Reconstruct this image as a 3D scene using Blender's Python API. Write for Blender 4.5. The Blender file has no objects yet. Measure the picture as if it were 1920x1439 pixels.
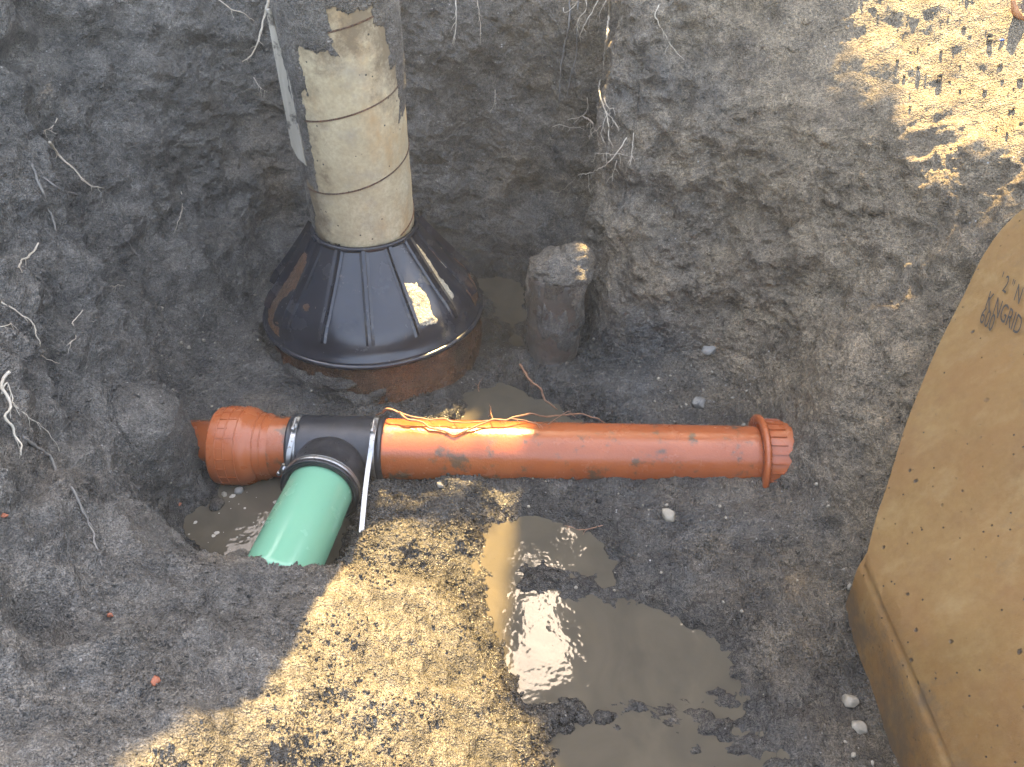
import bpy, bmesh, math, random
import numpy as np
from mathutils import Vector, Matrix, Quaternion

S = bpy.context.scene
col = S.collection
random.seed(7)
rng = np.random.default_rng(11)

# ------------------------------------------------------------------ camera
cam_d = bpy.data.cameras.new('camera')
cam_d.lens = 27.71
cam_d.sensor_width = 36.0
cam_d.clip_start = 0.02
cam_d.clip_end = 400.0
cam = bpy.data.objects.new('camera', cam_d)
col.objects.link(cam)
cam.location = (0, 0, 1.48)
cam.rotation_euler = (math.radians(90 - 39), 0, 0)
S.camera = cam

# ------------------------------------------------------------------ sky and sun
SUN_EL, SUN_AZ = math.radians(54), math.radians(7)      # azimuth from +y towards +x
SUNV = np.array([math.cos(SUN_EL)*math.sin(SUN_AZ), math.cos(SUN_EL)*math.cos(SUN_AZ), math.sin(SUN_EL)])
W = bpy.data.worlds.new('World')
S.world = W
W.use_nodes = True
wn = W.node_tree
sky = wn.nodes.new('ShaderNodeTexSky')
sky.sky_type = 'NISHITA'
sky.sun_disc = False
sky.sun_elevation = SUN_EL
sky.sun_rotation = SUN_AZ
sky.air_density = 0.8
sky.dust_density = 1.8
sky.ozone_density = 0.4
wn.links.new(sky.outputs[0], wn.nodes['Background'].inputs[0])
wn.nodes['Background'].inputs[1].default_value = 0.15
sl = bpy.data.lights.new('sun', 'SUN')
sl.energy = 2.9
sl.angle = math.radians(0.53)
sl.color = (1.0, 0.76, 0.37)
so = bpy.data.objects.new('sun', sl)
col.objects.link(so)
so.rotation_euler = Vector(SUNV).to_track_quat('Z', 'Y').to_euler()
S.cycles.max_bounces = 5
S.cycles.diffuse_bounces = 3
S.cycles.glossy_bounces = 3
S.view_settings.view_transform = 'Standard'
S.view_settings.look = 'None'
S.view_settings.gamma = 1.0
S.view_settings.use_curve_mapping = False
S.view_settings.exposure = 3.72
S.view_settings.use_white_balance = True        # the photograph is balanced for open shade
S.view_settings.white_balance_temperature = 8100
S.view_settings.white_balance_tint = 10

# ------------------------------------------------------------------ numpy noise
_perm = rng.permutation(256).astype(np.int32)
_perm = np.concatenate([_perm, _perm])
_grad = rng.normal(size=(256, 3)).astype(np.float32)
_grad /= np.linalg.norm(_grad, axis=1)[:, None]

def pn(p):
    p = p.astype(np.float32)
    i = np.floor(p).astype(np.int32)
    f = p - i
    i &= 255
    u = f*f*f*(f*(f*6-15)+10)
    out = 0
    for dx in (0, 1):
        for dy in (0, 1):
            for dz in (0, 1):
                h = _perm[(_perm[(_perm[(i[:, 0]+dx) & 255]+i[:, 1]+dy) & 255]+i[:, 2]+dz) & 255]
                g = _grad[h]
                d = g[:, 0]*(f[:, 0]-dx)+g[:, 1]*(f[:, 1]-dy)+g[:, 2]*(f[:, 2]-dz)
                w = (u[:, 0] if dx else 1-u[:, 0])*(u[:, 1] if dy else 1-u[:, 1])*(u[:, 2] if dz else 1-u[:, 2])
                out = out+w*d
    return out*1.6

def fbm(p, s, o=3, off=0.0):
    r = 0
    a = 1.0
    for k in range(o):
        r = r+a*pn(p*s+off+17.3*k)
        s *= 2.07
        a *= 0.5
    return r

def worley(p, s, off=0.0):
    p = (p*s+off).astype(np.float32)
    i = np.floor(p).astype(np.int32)
    f = p-i
    best = np.full(len(p), 9.0, np.float32)
    for dx in (-1, 0, 1):
        for dy in (-1, 0, 1):
            for dz in (-1, 0, 1):
                h = _perm[(_perm[(_perm[(i[:, 0]+dx) & 255]+i[:, 1]+dy) & 255]+i[:, 2]+dz) & 255]
                j = _grad[h]*0.45+0.5
                d = (j[:, 0]+dx-f[:, 0])**2+(j[:, 1]+dy-f[:, 1])**2+(j[:, 2]+dz-f[:, 2])**2
                best = np.minimum(best, d)
    return np.sqrt(best)

def sstep(a, b, x):
    t = np.clip((x-a)/(b-a), 0, 1)
    return t*t*(3-2*t)

# ------------------------------------------------------------------ materials
def new_mat(name):
    m = bpy.data.materials.new(name)
    m.use_nodes = True
    nt = m.node_tree
    return m, nt, nt.nodes['Principled BSDF']

class N:
    """small node helper"""
    def __init__(self, nt):
        self.nt = nt
        self.pos = nt.nodes.new('ShaderNodeTexCoord').outputs['Object']
    def add(self, t, **kw):
        n = self.nt.nodes.new(t)
        for k, v in kw.items():
            setattr(n, k, v)
        return n
    def link(self, a, b):
        self.nt.links.new(a, b)
    def noise(self, scale, detail=4, rough=0.6, vec=None, w=0.0, stretch=None):
        n = self.add('ShaderNodeTexNoise')
        n.inputs['Scale'].default_value = scale
        n.inputs['Detail'].default_value = detail
        n.inputs['Roughness'].default_value = rough
        v = vec or self.pos
        if stretch or w:
            mp = self.add('ShaderNodeMapping')
            if stretch:
                mp.inputs['Scale'].default_value = stretch
            mp.inputs['Location'].default_value = (w, w*0.7, w*1.3)
            self.link(v, mp.inputs['Vector'])
            v = mp.outputs[0]
        self.link(v, n.inputs['Vector'])
        return n.outputs['Fac']
    def voro(self, scale, w=0.0):
        n = self.add('ShaderNodeTexVoronoi')
        n.inputs['Scale'].default_value = scale
        self.link(self.pos, n.inputs['Vector'])
        return n
    def ramp(self, fac, lo, hi, a=0.0, b=1.0):
        n = self.add('ShaderNodeMapRange')
        n.inputs['From Min'].default_value = lo
        n.inputs['From Max'].default_value = hi
        n.inputs['To Min'].default_value = a
        n.inputs['To Max'].default_value = b
        self.link(fac, n.inputs['Value'])
        return n.outputs[0]
    def mix(self, fac, a, b, mode='MIX'):
        n = self.add('ShaderNodeMix', data_type='RGBA', blend_type=mode)
        for sock, v in ((n.inputs[0], fac), (n.inputs[6], a), (n.inputs[7], b)):
            if isinstance(v, (int, float)):
                sock.default_value = v
            elif isinstance(v, tuple):
                sock.default_value = (*v, 1)
            else:
                self.link(v, sock)
        return n.outputs[2]
    def math(self, op, a, b=0.0):
        n = self.add('ShaderNodeMath', operation=op)
        for sock, v in ((n.inputs[0], a), (n.inputs[1], b)):
            if isinstance(v, (int, float)):
                sock.default_value = v
            else:
                self.link(v, sock)
        return n.outputs[0]
    def xyz(self):
        n = self.add('ShaderNodeSeparateXYZ')
        self.link(self.pos, n.inputs[0])
        return n.outputs
    def bump(self, h, strength, dist, prev=None):
        n = self.add('ShaderNodeBump')
        n.inputs['Strength'].default_value = strength
        n.inputs['Distance'].default_value = dist
        self.link(h, n.inputs['Height'])
        if prev is not None:
            self.link(prev, n.inputs['Normal'])
        return n.outputs[0]

def mud_material(name, dark, mid, brown, brown_bias, wet=0.0, grain=1.0, speck=True, xgrad=False, earth=False):
    m, nt, b = new_mat(name)
    n = N(nt)
    n.pos = n.add('ShaderNodeNewGeometry').outputs['Position']
    big = n.noise(2.3, 3, 0.6)
    med = n.noise(14, 5, 0.65, w=3.1)
    fine = n.noise(120, 3, 0.7, w=5.0)
    c = n.mix(n.ramp(med, 0.36, 0.66), dark, mid)
    bf = n.ramp(big, 0.62-brown_bias*0.35, 0.80-brown_bias*0.35)
    if xgrad:
        bf = n.math('MAXIMUM', bf, n.ramp(n.xyz()[0], 0.05, 0.75, 0.0, 0.85))
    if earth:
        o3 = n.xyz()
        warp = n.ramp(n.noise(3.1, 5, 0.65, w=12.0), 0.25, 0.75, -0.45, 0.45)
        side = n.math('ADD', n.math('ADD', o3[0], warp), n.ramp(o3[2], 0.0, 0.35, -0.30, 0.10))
        rc = n.mix(n.ramp(med, 0.36, 0.66), (0.108, 0.081, 0.050), (0.222, 0.170, 0.108))  # browner soil on the right, with the warm glare veil brightened into its colour
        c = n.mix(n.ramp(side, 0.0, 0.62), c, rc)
        wetc = n.ramp(n.math('ADD', o3[2], n.ramp(n.noise(7, 4, 0.6, w=15.0), 0.3, 0.7, -0.06, 0.06)), 0.03, 0.15, 0.50, 1.0)
        wc = n.add('ShaderNodeCombineColor')
        for q in range(3):
            n.link(wetc, wc.inputs[q])
        c = n.mix(1.0, c, wc.outputs[0], 'MULTIPLY')
    c = n.mix(bf, c, n.mix(n.ramp(med, 0.36, 0.66), tuple(x*0.6 for x in brown), brown))
    c = n.mix(n.ramp(fine, 0.38, 0.66, 0.0, 0.85), c, n.mix(1.0, c, (2.1, 2.1, 2.1), 'MULTIPLY'))
    gr = n.noise(330, 3, 0.8, w=8.1)
    c = n.mix(1.0, c, n.mix(n.ramp(gr, 0.36, 0.64), (0.45, 0.45, 0.46), (1.42, 1.42, 1.40)), 'MULTIPLY')
    if speck:
        v = n.voro(95)
        near = n.ramp(v.outputs['Distance'], 0.16, 0.24, 1.0, 0.0)
        rare = n.add('ShaderNodeSeparateColor')
        n.link(v.outputs['Color'], rare.inputs[0])
        pick = n.ramp(rare.outputs[0], 0.93, 0.94)
        patch = n.ramp(n.noise(3.0, 2, 0.5, w=9.0), 0.45, 0.6)
        c = n.mix(n.math('MULTIPLY', n.math('MULTIPLY', near, pick), patch), c, (0.42, 0.40, 0.36))
    n.link(c, b.inputs['Base Color'])
    z = n.xyz()[2]
    r = n.ramp(n.noise(30, 4, 0.7, w=1.7), 0.3, 0.7, 0.42-wet*0.2, 0.88-wet*0.3)
    wetz = n.ramp(n.math('ADD', z, n.ramp(n.noise(9, 3, 0.6, w=7.7), 0.3, 0.7, -0.05, 0.05)), 0.008, 0.13, 0.20, 1.0)
    n.link(n.math('MULTIPLY', r, wetz), b.inputs['Roughness'])
    b.inputs['Specular IOR Level'].default_value = 0.55
    nb = n.bump(n.noise(38, 4, 0.72, w=2.2), 0.8, 0.018*grain)
    nb = n.bump(n.noise(170, 3, 0.75, w=4.4), 0.95, 0.009*grain, nb)
    v2 = n.voro(260)
    nb = n.bump(v2.outputs['Distance'], 0.8, 0.0040*grain, nb)
    n.link(nb, b.inputs['Normal'])
    return m

M = {}
GREY_D, GREY_M, BRN = (0.052, 0.051, 0.049), (0.118, 0.113, 0.106), (0.150, 0.118, 0.082)
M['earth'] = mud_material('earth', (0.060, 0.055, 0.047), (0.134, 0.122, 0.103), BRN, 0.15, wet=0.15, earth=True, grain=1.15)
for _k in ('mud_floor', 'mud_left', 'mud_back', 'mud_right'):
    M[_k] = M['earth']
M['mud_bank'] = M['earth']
M['mud_wet'] = mud_material('mud_wet', (0.028, 0.019, 0.013), (0.085, 0.052, 0.031), (0.15, 0.062, 0.028), 0.7, wet=0.6)
M['mud_silt'] = mud_material('mud_silt', (0.20, 0.18, 0.13), (0.42, 0.38, 0.28), (0.36, 0.30, 0.19), 0.2, speck=False, grain=0.5)

def plain(name, c1, c2, rough=0.5, scale=20.0, bump=0.002, bscale=60.0, metallic=0.0, spec=0.5, dirt=None, stretch=None, rvar=0.12):
    m, nt, b = new_mat(name)
    n = N(nt)
    f = n.noise(scale, 6, 0.65, stretch=stretch)
    c = n.mix(n.ramp(f, 0.32, 0.68), c1, c2)
    if dirt:
        dc, amount, ds = dirt
        d = n.noise(ds, 7, 0.72, w=6.6)
        c = n.mix(n.ramp(d, 0.66-amount*0.3, 0.74-amount*0.3), c, dc)
    n.link(c, b.inputs['Base Color'])
    n.link(n.ramp(n.noise(scale*2.2, 4, 0.6, w=2.0), 0.3, 0.7, max(0.03, rough-rvar), min(1, rough+rvar)), b.inputs['Roughness'])
    b.inputs['Metallic'].default_value = metallic
    b.inputs['Specular IOR Level'].default_value = spec
    if bump:
        n.link(n.bump(n.noise(bscale, 5, 0.65, w=3.0, stretch=stretch), 0.6, bump), b.inputs['Normal'])
    return m

MUDC = (0.07, 0.06, 0.048)
M['orange'] = plain('orange_pvc', (0.30, 0.078, 0.027), (0.36, 0.098, 0.034), 0.21, 9, 0.0012, 150, dirt=((0.12, 0.068, 0.040), 0.34, 15))
M['orange_clean'] = plain('orange_pvc_clean', (0.33, 0.084, 0.028), (0.37, 0.099, 0.033), 0.30, 9, 0.0006, 110, dirt=(MUDC, 0.0, 40))
M['green'] = plain('green_pvc', (0.140, 0.345, 0.220), (0.150, 0.365, 0.232), 0.22, 5, 0.0003, 120, dirt=((0.06, 0.08, 0.05), 0.02, 130))
M['rubber'] = plain('black_rubber', (0.016, 0.016, 0.018), (0.030, 0.030, 0.032), 0.38, 25, 0.0006, 200, dirt=(MUDC, 0.10, 40))
M['black_plastic'] = plain('black_plastic', (0.012, 0.014, 0.019), (0.022, 0.024, 0.030), 0.22, 6, 0.0008, 40, dirt=((0.075, 0.065, 0.05), 0.20, 11), rvar=0.1)
M['steel'] = plain('galvanised_steel', (0.30, 0.30, 0.29), (0.44, 0.44, 0.42), 0.42, 60, 0.0004, 300, metallic=1.0, dirt=((0.16, 0.13, 0.09), 0.25, 60))
M['root_pale'] = plain('root_pale', (0.36, 0.30, 0.22), (0.55, 0.48, 0.38), 0.75, 60, 0.001, 200)
M['root_brown'] = plain('root_brown', (0.17, 0.075, 0.04), (0.34, 0.17, 0.09), 0.55, 60, 0.001, 200)
M['root_grey'] = plain('root_grey', (0.12, 0.11, 0.10), (0.22, 0.20, 0.17), 0.8, 60, 0.001, 200)
M['stone_pale'] = plain('stone_pale', (0.20, 0.175, 0.13), (0.34, 0.30, 0.23), 0.7, 40, 0.003, 90, dirt=((0.10, 0.09, 0.07), 0.3, 40))
M['stone_grey'] = plain('stone_grey', (0.16, 0.15, 0.13), (0.27, 0.25, 0.21), 0.6, 40, 0.003, 90, dirt=((0.06, 0.055, 0.05), 0.3, 40))
M['brick'] = plain('brick_red', (0.28, 0.09, 0.045), (0.38, 0.13, 0.07), 0.8, 60, 0.002, 150, dirt=(MUDC, .25, 90))
M['board'] = plain('weathered_board', (0.19, 0.17, 0.13), (0.36, 0.33, 0.27), 0.8, 22, 0.002, 60, stretch=(1, 1, 0.12), dirt=(MUDC, 0.35, 16))
M['leaf_dry'] = plain('leaf_dry', (0.33, 0.13, 0.05), (0.46, 0.22, 0.10), 0.6, 60, 0.001, 200)
M['bark'] = plain('bark', (0.07, 0.055, 0.04), (0.14, 0.11, 0.085), 0.9, 14, 0.01, 20, stretch=(1, 1, 0.2))
M['leaf'] = plain('leaf_green', (0.045, 0.085, 0.02), (0.08, 0.12, 0.035), 0.5, 5, 0)
M['ink'] = plain('black_ink', (0.018, 0.016, 0.013), (0.055, 0.043, 0.028), 0.8, 180, 0)
M['clay'] = plain('clay_pipe', (0.070, 0.055, 0.044), (0.110, 0.080, 0.060), 0.34, 12, 0.012, 60, dirt=((0.085, 0.074, 0.060), 0.75, 9))
M['foam'] = plain('water_foam', (0.30, 0.27, 0.22), (0.42, 0.38, 0.31), 0.3, 50, 0.001, 200)

def concrete_material():
    m, nt, b = new_mat('ochre_concrete')
    n = N(nt)
    a = n.noise(2.6, 6, 0.6)
    c = n.mix(n.ramp(a, 0.35, 0.66), (0.155, 0.080, 0.023), (0.225, 0.130, 0.043))
    st = n.noise(6, 6, 0.7, w=3.3)
    c = n.mix(n.ramp(st, 0.50, 0.68, 0, 0.8), c, (0.16, 0.082, 0.03))
    c = n.mix(n.ramp(n.noise(60, 5, 0.7, w=1.0), 0.35, 0.7, 0, 0.35), c, (0.29, 0.185, 0.072))
    c = n.mix(n.ramp(n.noise(1.6, 7, 0.72, w=11.0), 0.42, 0.60, 0, 0.75), c, (0.20, 0.098, 0.030))
    c = n.mix(n.ramp(n.noise(11, 6, 0.7, w=5.3, stretch=(1, 1, 0.35)), 0.52, 0.70, 0, 0.45), c, (0.29, 0.20, 0.09))
    v = n.voro(26)
    hole = n.ramp(n.math('ADD', v.outputs['Distance'], n.ramp(n.noise(60, 3, 0.6, w=2.5), 0.3, 0.7, -0.06, 0.06)), 0.05, 0.12, 1.0, 0.0)
    rare = n.add('ShaderNodeSeparateColor')
    n.link(v.outputs['Color'], rare.inputs[0])
    pick = n.ramp(rare.outputs[1], 0.62, 0.64)
    hole = n.math('MULTIPLY', hole, pick)
    v2 = n.voro(90)
    r2 = n.add('ShaderNodeSeparateColor')
    n.link(v2.outputs['Color'], r2.inputs[0])
    h2 = n.math('MULTIPLY', n.ramp(v2.outputs['Distance'], 0.12, 0.2, 1.0, 0.0), n.ramp(r2.outputs[0], 0.86, 0.88))
    hole = n.math('MAXIMUM', hole, h2)
    c = n.mix(hole, c, (0.060, 0.042, 0.026))
    spl = n.math('ADD', n.xyz()[2], n.ramp(n.noise(8, 7, 0.75, w=21.0), 0.28, 0.72, -0.22, 0.30))
    c = n.mix(n.ramp(spl, 0.03, 0.20, 0.85, 0.0), c, (0.105, 0.070, 0.038))
    sm = n.noise(3.4, 8, 0.78, w=17.0)
    c = n.mix(n.ramp(sm, 0.56, 0.66, 0.0, 0.65), c, (0.125, 0.082, 0.042))
    n.link(c, b.inputs['Base Color'])
    b.inputs['Roughness'].default_value = 0.72
    b.inputs['Specular IOR Level'].default_value = 0.35
    nb = n.bump(n.math('SUBTRACT', 1.0, hole), 0.9, 0.004)
    nb = n.bump(n.noise(45, 6, 0.7, w=2.0), 0.5, 0.004, nb)
    n.link(nb, b.inputs['Normal'])
    return m
M['concrete'] = concrete_material()

def riser_material():
    m, nt, b = new_mat('tan_riser')
    n = N(nt)
    a = n.noise(6, 6, 0.62)
    c = n.mix(n.ramp(a, 0.35, 0.65), (0.36, 0.29, 0.175), (0.52, 0.44, 0.29))
    c = n.mix(n.ramp(n.noise(4, 5, 0.7, w=4.0, stretch=(1, 1, 0.5)), 0.50, 0.66, 0, 0.9), c, (0.38, 0.21, 0.075))
    c = n.mix(n.ramp(n.noise(9, 6, 0.7, w=8.0), 0.52, 0.68, 0, 0.6), c, (0.24, 0.22, 0.18))
    c = n.mix(n.ramp(n.noise(110, 4, 0.7), 0.38, 0.62, 0, 0.5), c, (0.27, 0.215, 0.13))
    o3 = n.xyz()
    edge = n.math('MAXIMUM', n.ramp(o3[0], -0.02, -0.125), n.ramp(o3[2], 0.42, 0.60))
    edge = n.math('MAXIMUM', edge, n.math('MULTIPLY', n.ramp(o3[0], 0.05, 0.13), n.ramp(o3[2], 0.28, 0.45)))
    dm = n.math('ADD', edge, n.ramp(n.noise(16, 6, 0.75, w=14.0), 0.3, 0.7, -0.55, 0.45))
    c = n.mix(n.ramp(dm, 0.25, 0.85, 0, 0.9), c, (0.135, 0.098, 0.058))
    v = n.voro(70)
    r = n.add('ShaderNodeSeparateColor')
    n.link(v.outputs['Color'], r.inputs[0])
    sp = n.math('MULTIPLY', n.ramp(v.outputs['Distance'], 0.13, 0.2, 1, 0), n.ramp(r.outputs[0], 0.90, 0.91))
    c = n.mix(sp, c, (0.03, 0.025, 0.02))
    n.link(c, b.inputs['Base Color'])
    b.inputs['Roughness'].default_value = 0.62
    nb = n.bump(n.noise(60, 6, 0.7, w=2.0), 0.5, 0.003)
    n.link(nb, b.inputs['Normal'])
    return m
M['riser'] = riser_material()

def water_material():
    m, nt, b = new_mat('muddy_water')
    n = N(nt)
    wv = n.add('ShaderNodeTexNoise')
    wv.inputs['Scale'].default_value = 5.0
    wv.inputs['Detail'].default_value = 3
    wv.inputs['Distortion'].default_value = 2.2
    n.link(n.pos, wv.inputs['Vector'])
    c = n.mix(n.ramp(wv.outputs['Fac'], 0.35, 0.7), (0.070, 0.060, 0.044), (0.094, 0.079, 0.056))
    n.link(c, b.inputs['Base Color'])
    b.inputs['Roughness'].default_value = 0.04
    b.inputs['IOR'].default_value = 1.33
    nb = n.bump(n.noise(15, 3, 0.55, w=1.0), 0.2, 0.006)
    n.link(nb, b.inputs['Normal'])
    return m
M['water'] = water_material()

# ------------------------------------------------------------------ mesh helpers
def tag(o, label=None, cat=None, group=None, kind=None):
    if label: o['label'] = label
    if cat: o['category'] = cat
    if group: o['group'] = group
    if kind: o['kind'] = kind
    return o

def link(name, me, mat=None, parent=None, smooth=True):
    if mat is not None and not me.materials:
        me.materials.append(M[mat] if isinstance(mat, str) else mat)
    if smooth:
        me.polygons.foreach_set('use_smooth', np.ones(len(me.polygons), dtype=bool))
    o = bpy.data.objects.new(name, me)
    col.objects.link(o)
    if parent is not None:
        o.parent = parent
    return o

def mesh_np(name, V, Q, normals=None):
    V = np.asarray(V, np.float32)
    Q = np.asarray(Q, np.int32)
    me = bpy.data.meshes.new(name)
    me.vertices.add(len(V))
    me.vertices.foreach_set('co', V.ravel())
    me.loops.add(Q.size)
    me.loops.foreach_set('vertex_index', Q.ravel())
    me.polygons.add(len(Q))
    me.polygons.foreach_set('loop_start', np.arange(0, Q.size, Q.shape[1], dtype=np.int32))
    me.update(calc_edges=True)
    me.validate()
    if normals is not None:
        me.polygons.foreach_set('use_smooth', np.ones(len(me.polygons), dtype=bool))
        me.normals_split_custom_set_from_vertices(np.asarray(normals, np.float32))
    return me

def mesh_py(name, V, F):
    me = bpy.data.meshes.new(name)
    me.from_pydata([tuple(map(float, v)) for v in V], [], [tuple(f) for f in F])
    me.update()
    return me

def empty(name, loc=(0, 0, 0), zdir=None, xhint=None):
    o = bpy.data.objects.new(name, None)
    col.objects.link(o)
    o.empty_display_size = 0.05
    o.location = loc
    if zdir is not None:
        z = Vector(zdir).normalized()
        if xhint is not None:
            x = Vector(xhint)
            x = (x - z*x.dot(z)).normalized()
            y = z.cross(x)
            o.rotation_euler = Matrix((x, y, z)).transposed().to_euler()
        else:
            o.rotation_euler = z.to_track_quat('Z', 'Y').to_euler()
    return o

def lathe(name, prof, seg=72, closed=False, wob=None):
    """profile [(r, h)] turned round z; closed joins the last ring to the first"""
    V, F = [], []
    n = len(prof)
    for r, h in prof:
        for k in range(seg):
            a = 2*math.pi*k/seg
            rr, hh = (r, h) if wob is None else wob(r, h, a)
            V.append((rr*math.cos(a), rr*math.sin(a), hh))
    for i in range(n if closed else n-1):
        j = (i+1) % n
        for k in range(seg):
            k2 = (k+1) % seg
            F.append((i*seg+k, i*seg+k2, j*seg+k2, j*seg+k))
    return mesh_py(name, V, F)

def ring(r0, r1, h0, h1, b=0.0015):
    """closed rectangular ring profile with small bevels, for lathe(closed=True)"""
    return [(r0, h0), (r1-b, h0), (r1, h0+b), (r1, h1-b), (r1-b, h1), (r0, h1)]

def sharp(o, ang=35):
    me = o.data
    me.polygons.foreach_set('use_smooth', np.ones(len(me.polygons), dtype=bool))
    me.set_sharp_from_angle(angle=math.radians(ang))
    return o

def resample(P, step):
    P = np.asarray(P, float)
    # Catmull-Rom through the points
    Q = np.vstack([2*P[0]-P[1], P, 2*P[-1]-P[-2]])
    out = []
    for i in range(1, len(Q)-2):
        n = max(2, int(np.linalg.norm(Q[i+1]-Q[i])/step))
        t = np.linspace(0, 1, n, endpoint=False)[:, None]
        a, b, c, d = Q[i-1], Q[i], Q[i+1], Q[i+2]
        out.append(0.5*((2*b)+(c-a)*t+(2*a-5*b+4*c-d)*t*t+(3*b-a-3*c+d)*t**3))
    out.append(P[-1:])
    return np.vstack(out)

def tube(name, P, R, seg=7):
    """tapered tube along points P with radii R (scalar pair or array)"""
    P = np.asarray(P, float)
    n = len(P)
    R = np.linspace(R[0], R[1], n) if len(R) == 2 else np.asarray(R)
    T = np.gradient(P, axis=0)
    T /= np.linalg.norm(T, axis=1)[:, None]+1e-9
    up = np.array([0.3, 0.5, 0.81])
    V, F = [], []
    for i in range(n):
        a = np.cross(T[i], up)
        a /= np.linalg.norm(a)+1e-9
        b = np.cross(T[i], a)
        for k in range(seg):
            w = 2*math.pi*k/seg
            V.append(P[i]+R[i]*(a*math.cos(w)+b*math.sin(w)))
    for i in range(n-1):
        for k in range(seg):
            k2 = (k+1) % seg
            F.append((i*seg+k, i*seg+k2, (i+1)*seg+k2, (i+1)*seg+k))
    F.append(tuple(range(seg))[::-1])
    F.append(tuple((n-1)*seg+k for k in range(seg)))
    return mesh_py(name, V, F)

def strap(name, P, wdir, w, th):
    """flat metal strip along points P, width w along wdir, thickness th"""
    P = np.asarray(P, float)
    wd = np.asarray(wdir, float)
    V, F = [], []
    T = np.gradient(P, axis=0)
    for i in range(len(P)):
        t = T[i]/np.linalg.norm(T[i])
        a = wd-t*np.dot(wd, t)
        a /= np.linalg.norm(a)
        nn = np.cross(t, a)
        for sa, sn in ((-1, -1), (1, -1), (1, 1), (-1, 1)):
            V.append(P[i]+a*sa*w/2+nn*sn*th/2)
    n = len(P)
    for i in range(n-1):
        for k in range(4):
            k2 = (k+1) % 4
            F.append((i*4+k, i*4+k2, (i+1)*4+k2, (i+1)*4+k))
    F.append((3, 2, 1, 0))
    F.append(tuple((n-1)*4+k for k in range(4)))
    return mesh_py(name, V, F)

def box(name, sx, sy, sz, bevel=0.0, loc=(0, 0, 0)):
    bm = bmesh.new()
    bmesh.ops.create_cube(bm, size=1.0, matrix=Matrix.Translation(loc) @ Matrix.Diagonal((sx, sy, sz, 1)))
    if bevel:
        bmesh.ops.bevel(bm, geom=bm.edges[:], offset=bevel, segments=2, affect='EDGES')
    me = bpy.data.meshes.new(name)
    bm.to_mesh(me)
    bm.free()
    return me

def blob(name, sx, sy, sz, sub=3, amp=0.2, freq=3.0, seed=0.0, cuts=0):
    bm = bmesh.new()
    bmesh.ops.create_icosphere(bm, subdivisions=sub, radius=1.0)
    P = np.array([v.co[:] for v in bm.verts])
    d = 1+amp*fbm(P, freq*0.5, 3, seed)
    P = P*d[:, None]
    gg = np.random.default_rng(int(seed*10)+1)
    for _ in range(cuts):
        nn = gg.normal(size=3)
        nn /= np.linalg.norm(nn)
        over = P @ nn-gg.uniform(.62, .86)
        P = P-np.clip(over, 0, None)[:, None]*nn
    for v, q in zip(bm.verts, P):
        v.co = Vector((q[0]*sx, q[1]*sy, q[2]*sz))
    me = bpy.data.meshes.new(name)
    bm.to_mesh(me)
    bm.free()
    return me

# ------------------------------------------------------------------ terrain: one polar sheet round the pit, cut into pieces
PC = np.array([-0.10, 1.45])
# angle (deg, from +x): (r, z) at foot of wall, lower wall, upper wall, rim, ground beyond
KN = [
    (-180, (.74, .02), (1.00, .36), (1.22, .80), (1.46, 1.25)),
    (-165, (.72, .00), (0.96, .34), (1.18, .76), (1.50, 1.25)),
    (-150, (.66, .02), (0.94, .37), (1.14, .66), (1.60, 1.25)),
    (-135, (.55, .03), (0.96, .38), (1.25, .60), (2.00, 1.25)),
    (-115, (.48, .08), (1.00, .34), (1.55, .55), (2.60, 1.25)),
    (-95,  (.62, .05), (1.02, .16), (1.80, .45), (2.90, 1.25)),
    (-75,  (.90, .02), (1.30, .10), (1.95, .45), (2.80, 1.25)),
    (-55,  (1.34, .03), (1.52, .30), (1.80, .75), (2.25, 1.25)),
    (-40,  (1.12, .03), (1.32, .38), (1.66, .80), (2.00, 1.25)),
    (-25,  (.90, .05), (1.14, .38), (1.52, .80), (1.85, 1.25)),
    (-10,  (.80, .05), (1.03, .38), (1.38, .80), (1.95, 1.25)),
    (5,    (.76, .05), (0.96, .38), (1.31, .80), (1.90, 1.25)),
    (18,   (.77, .06), (0.89, .36), (1.18, .80), (1.78, 1.25)),
    (32,   (.66, .06), (0.78, .36), (1.00, .80), (1.48, 1.25)),
    (46,   (.57, .05), (0.68, .36), (0.88, .80), (1.22, 1.25)),
    (56,   (.60, .05), (0.67, .38), (0.76, .82), (0.95, 1.25)),
    (65,   (.72, .05), (0.77, .38), (0.82, .84), (0.92, 1.25)),
    (69,   (.99, .04), (1.04, .38), (1.06, .84), (1.10, 1.25)),
    (82,   (1.04, .04), (1.10, .38), (1.13, .84), (1.20, 1.25)),
    (95,   (1.03, .05), (1.09, .38), (1.14, .84), (1.22, 1.25)),
    (110,  (1.04, .08), (1.11, .38), (1.15, .84), (1.24, 1.25)),
    (125,  (1.02, .10), (1.12, .38), (1.18, .84), (1.28, 1.25)),
    (140,  (.96, .10), (1.12, .38), (1.20, .82), (1.34, 1.25)),
    (160,  (.84, .06), (1.06, .37), (1.22, .82), (1.40, 1.25)),
]
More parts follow.
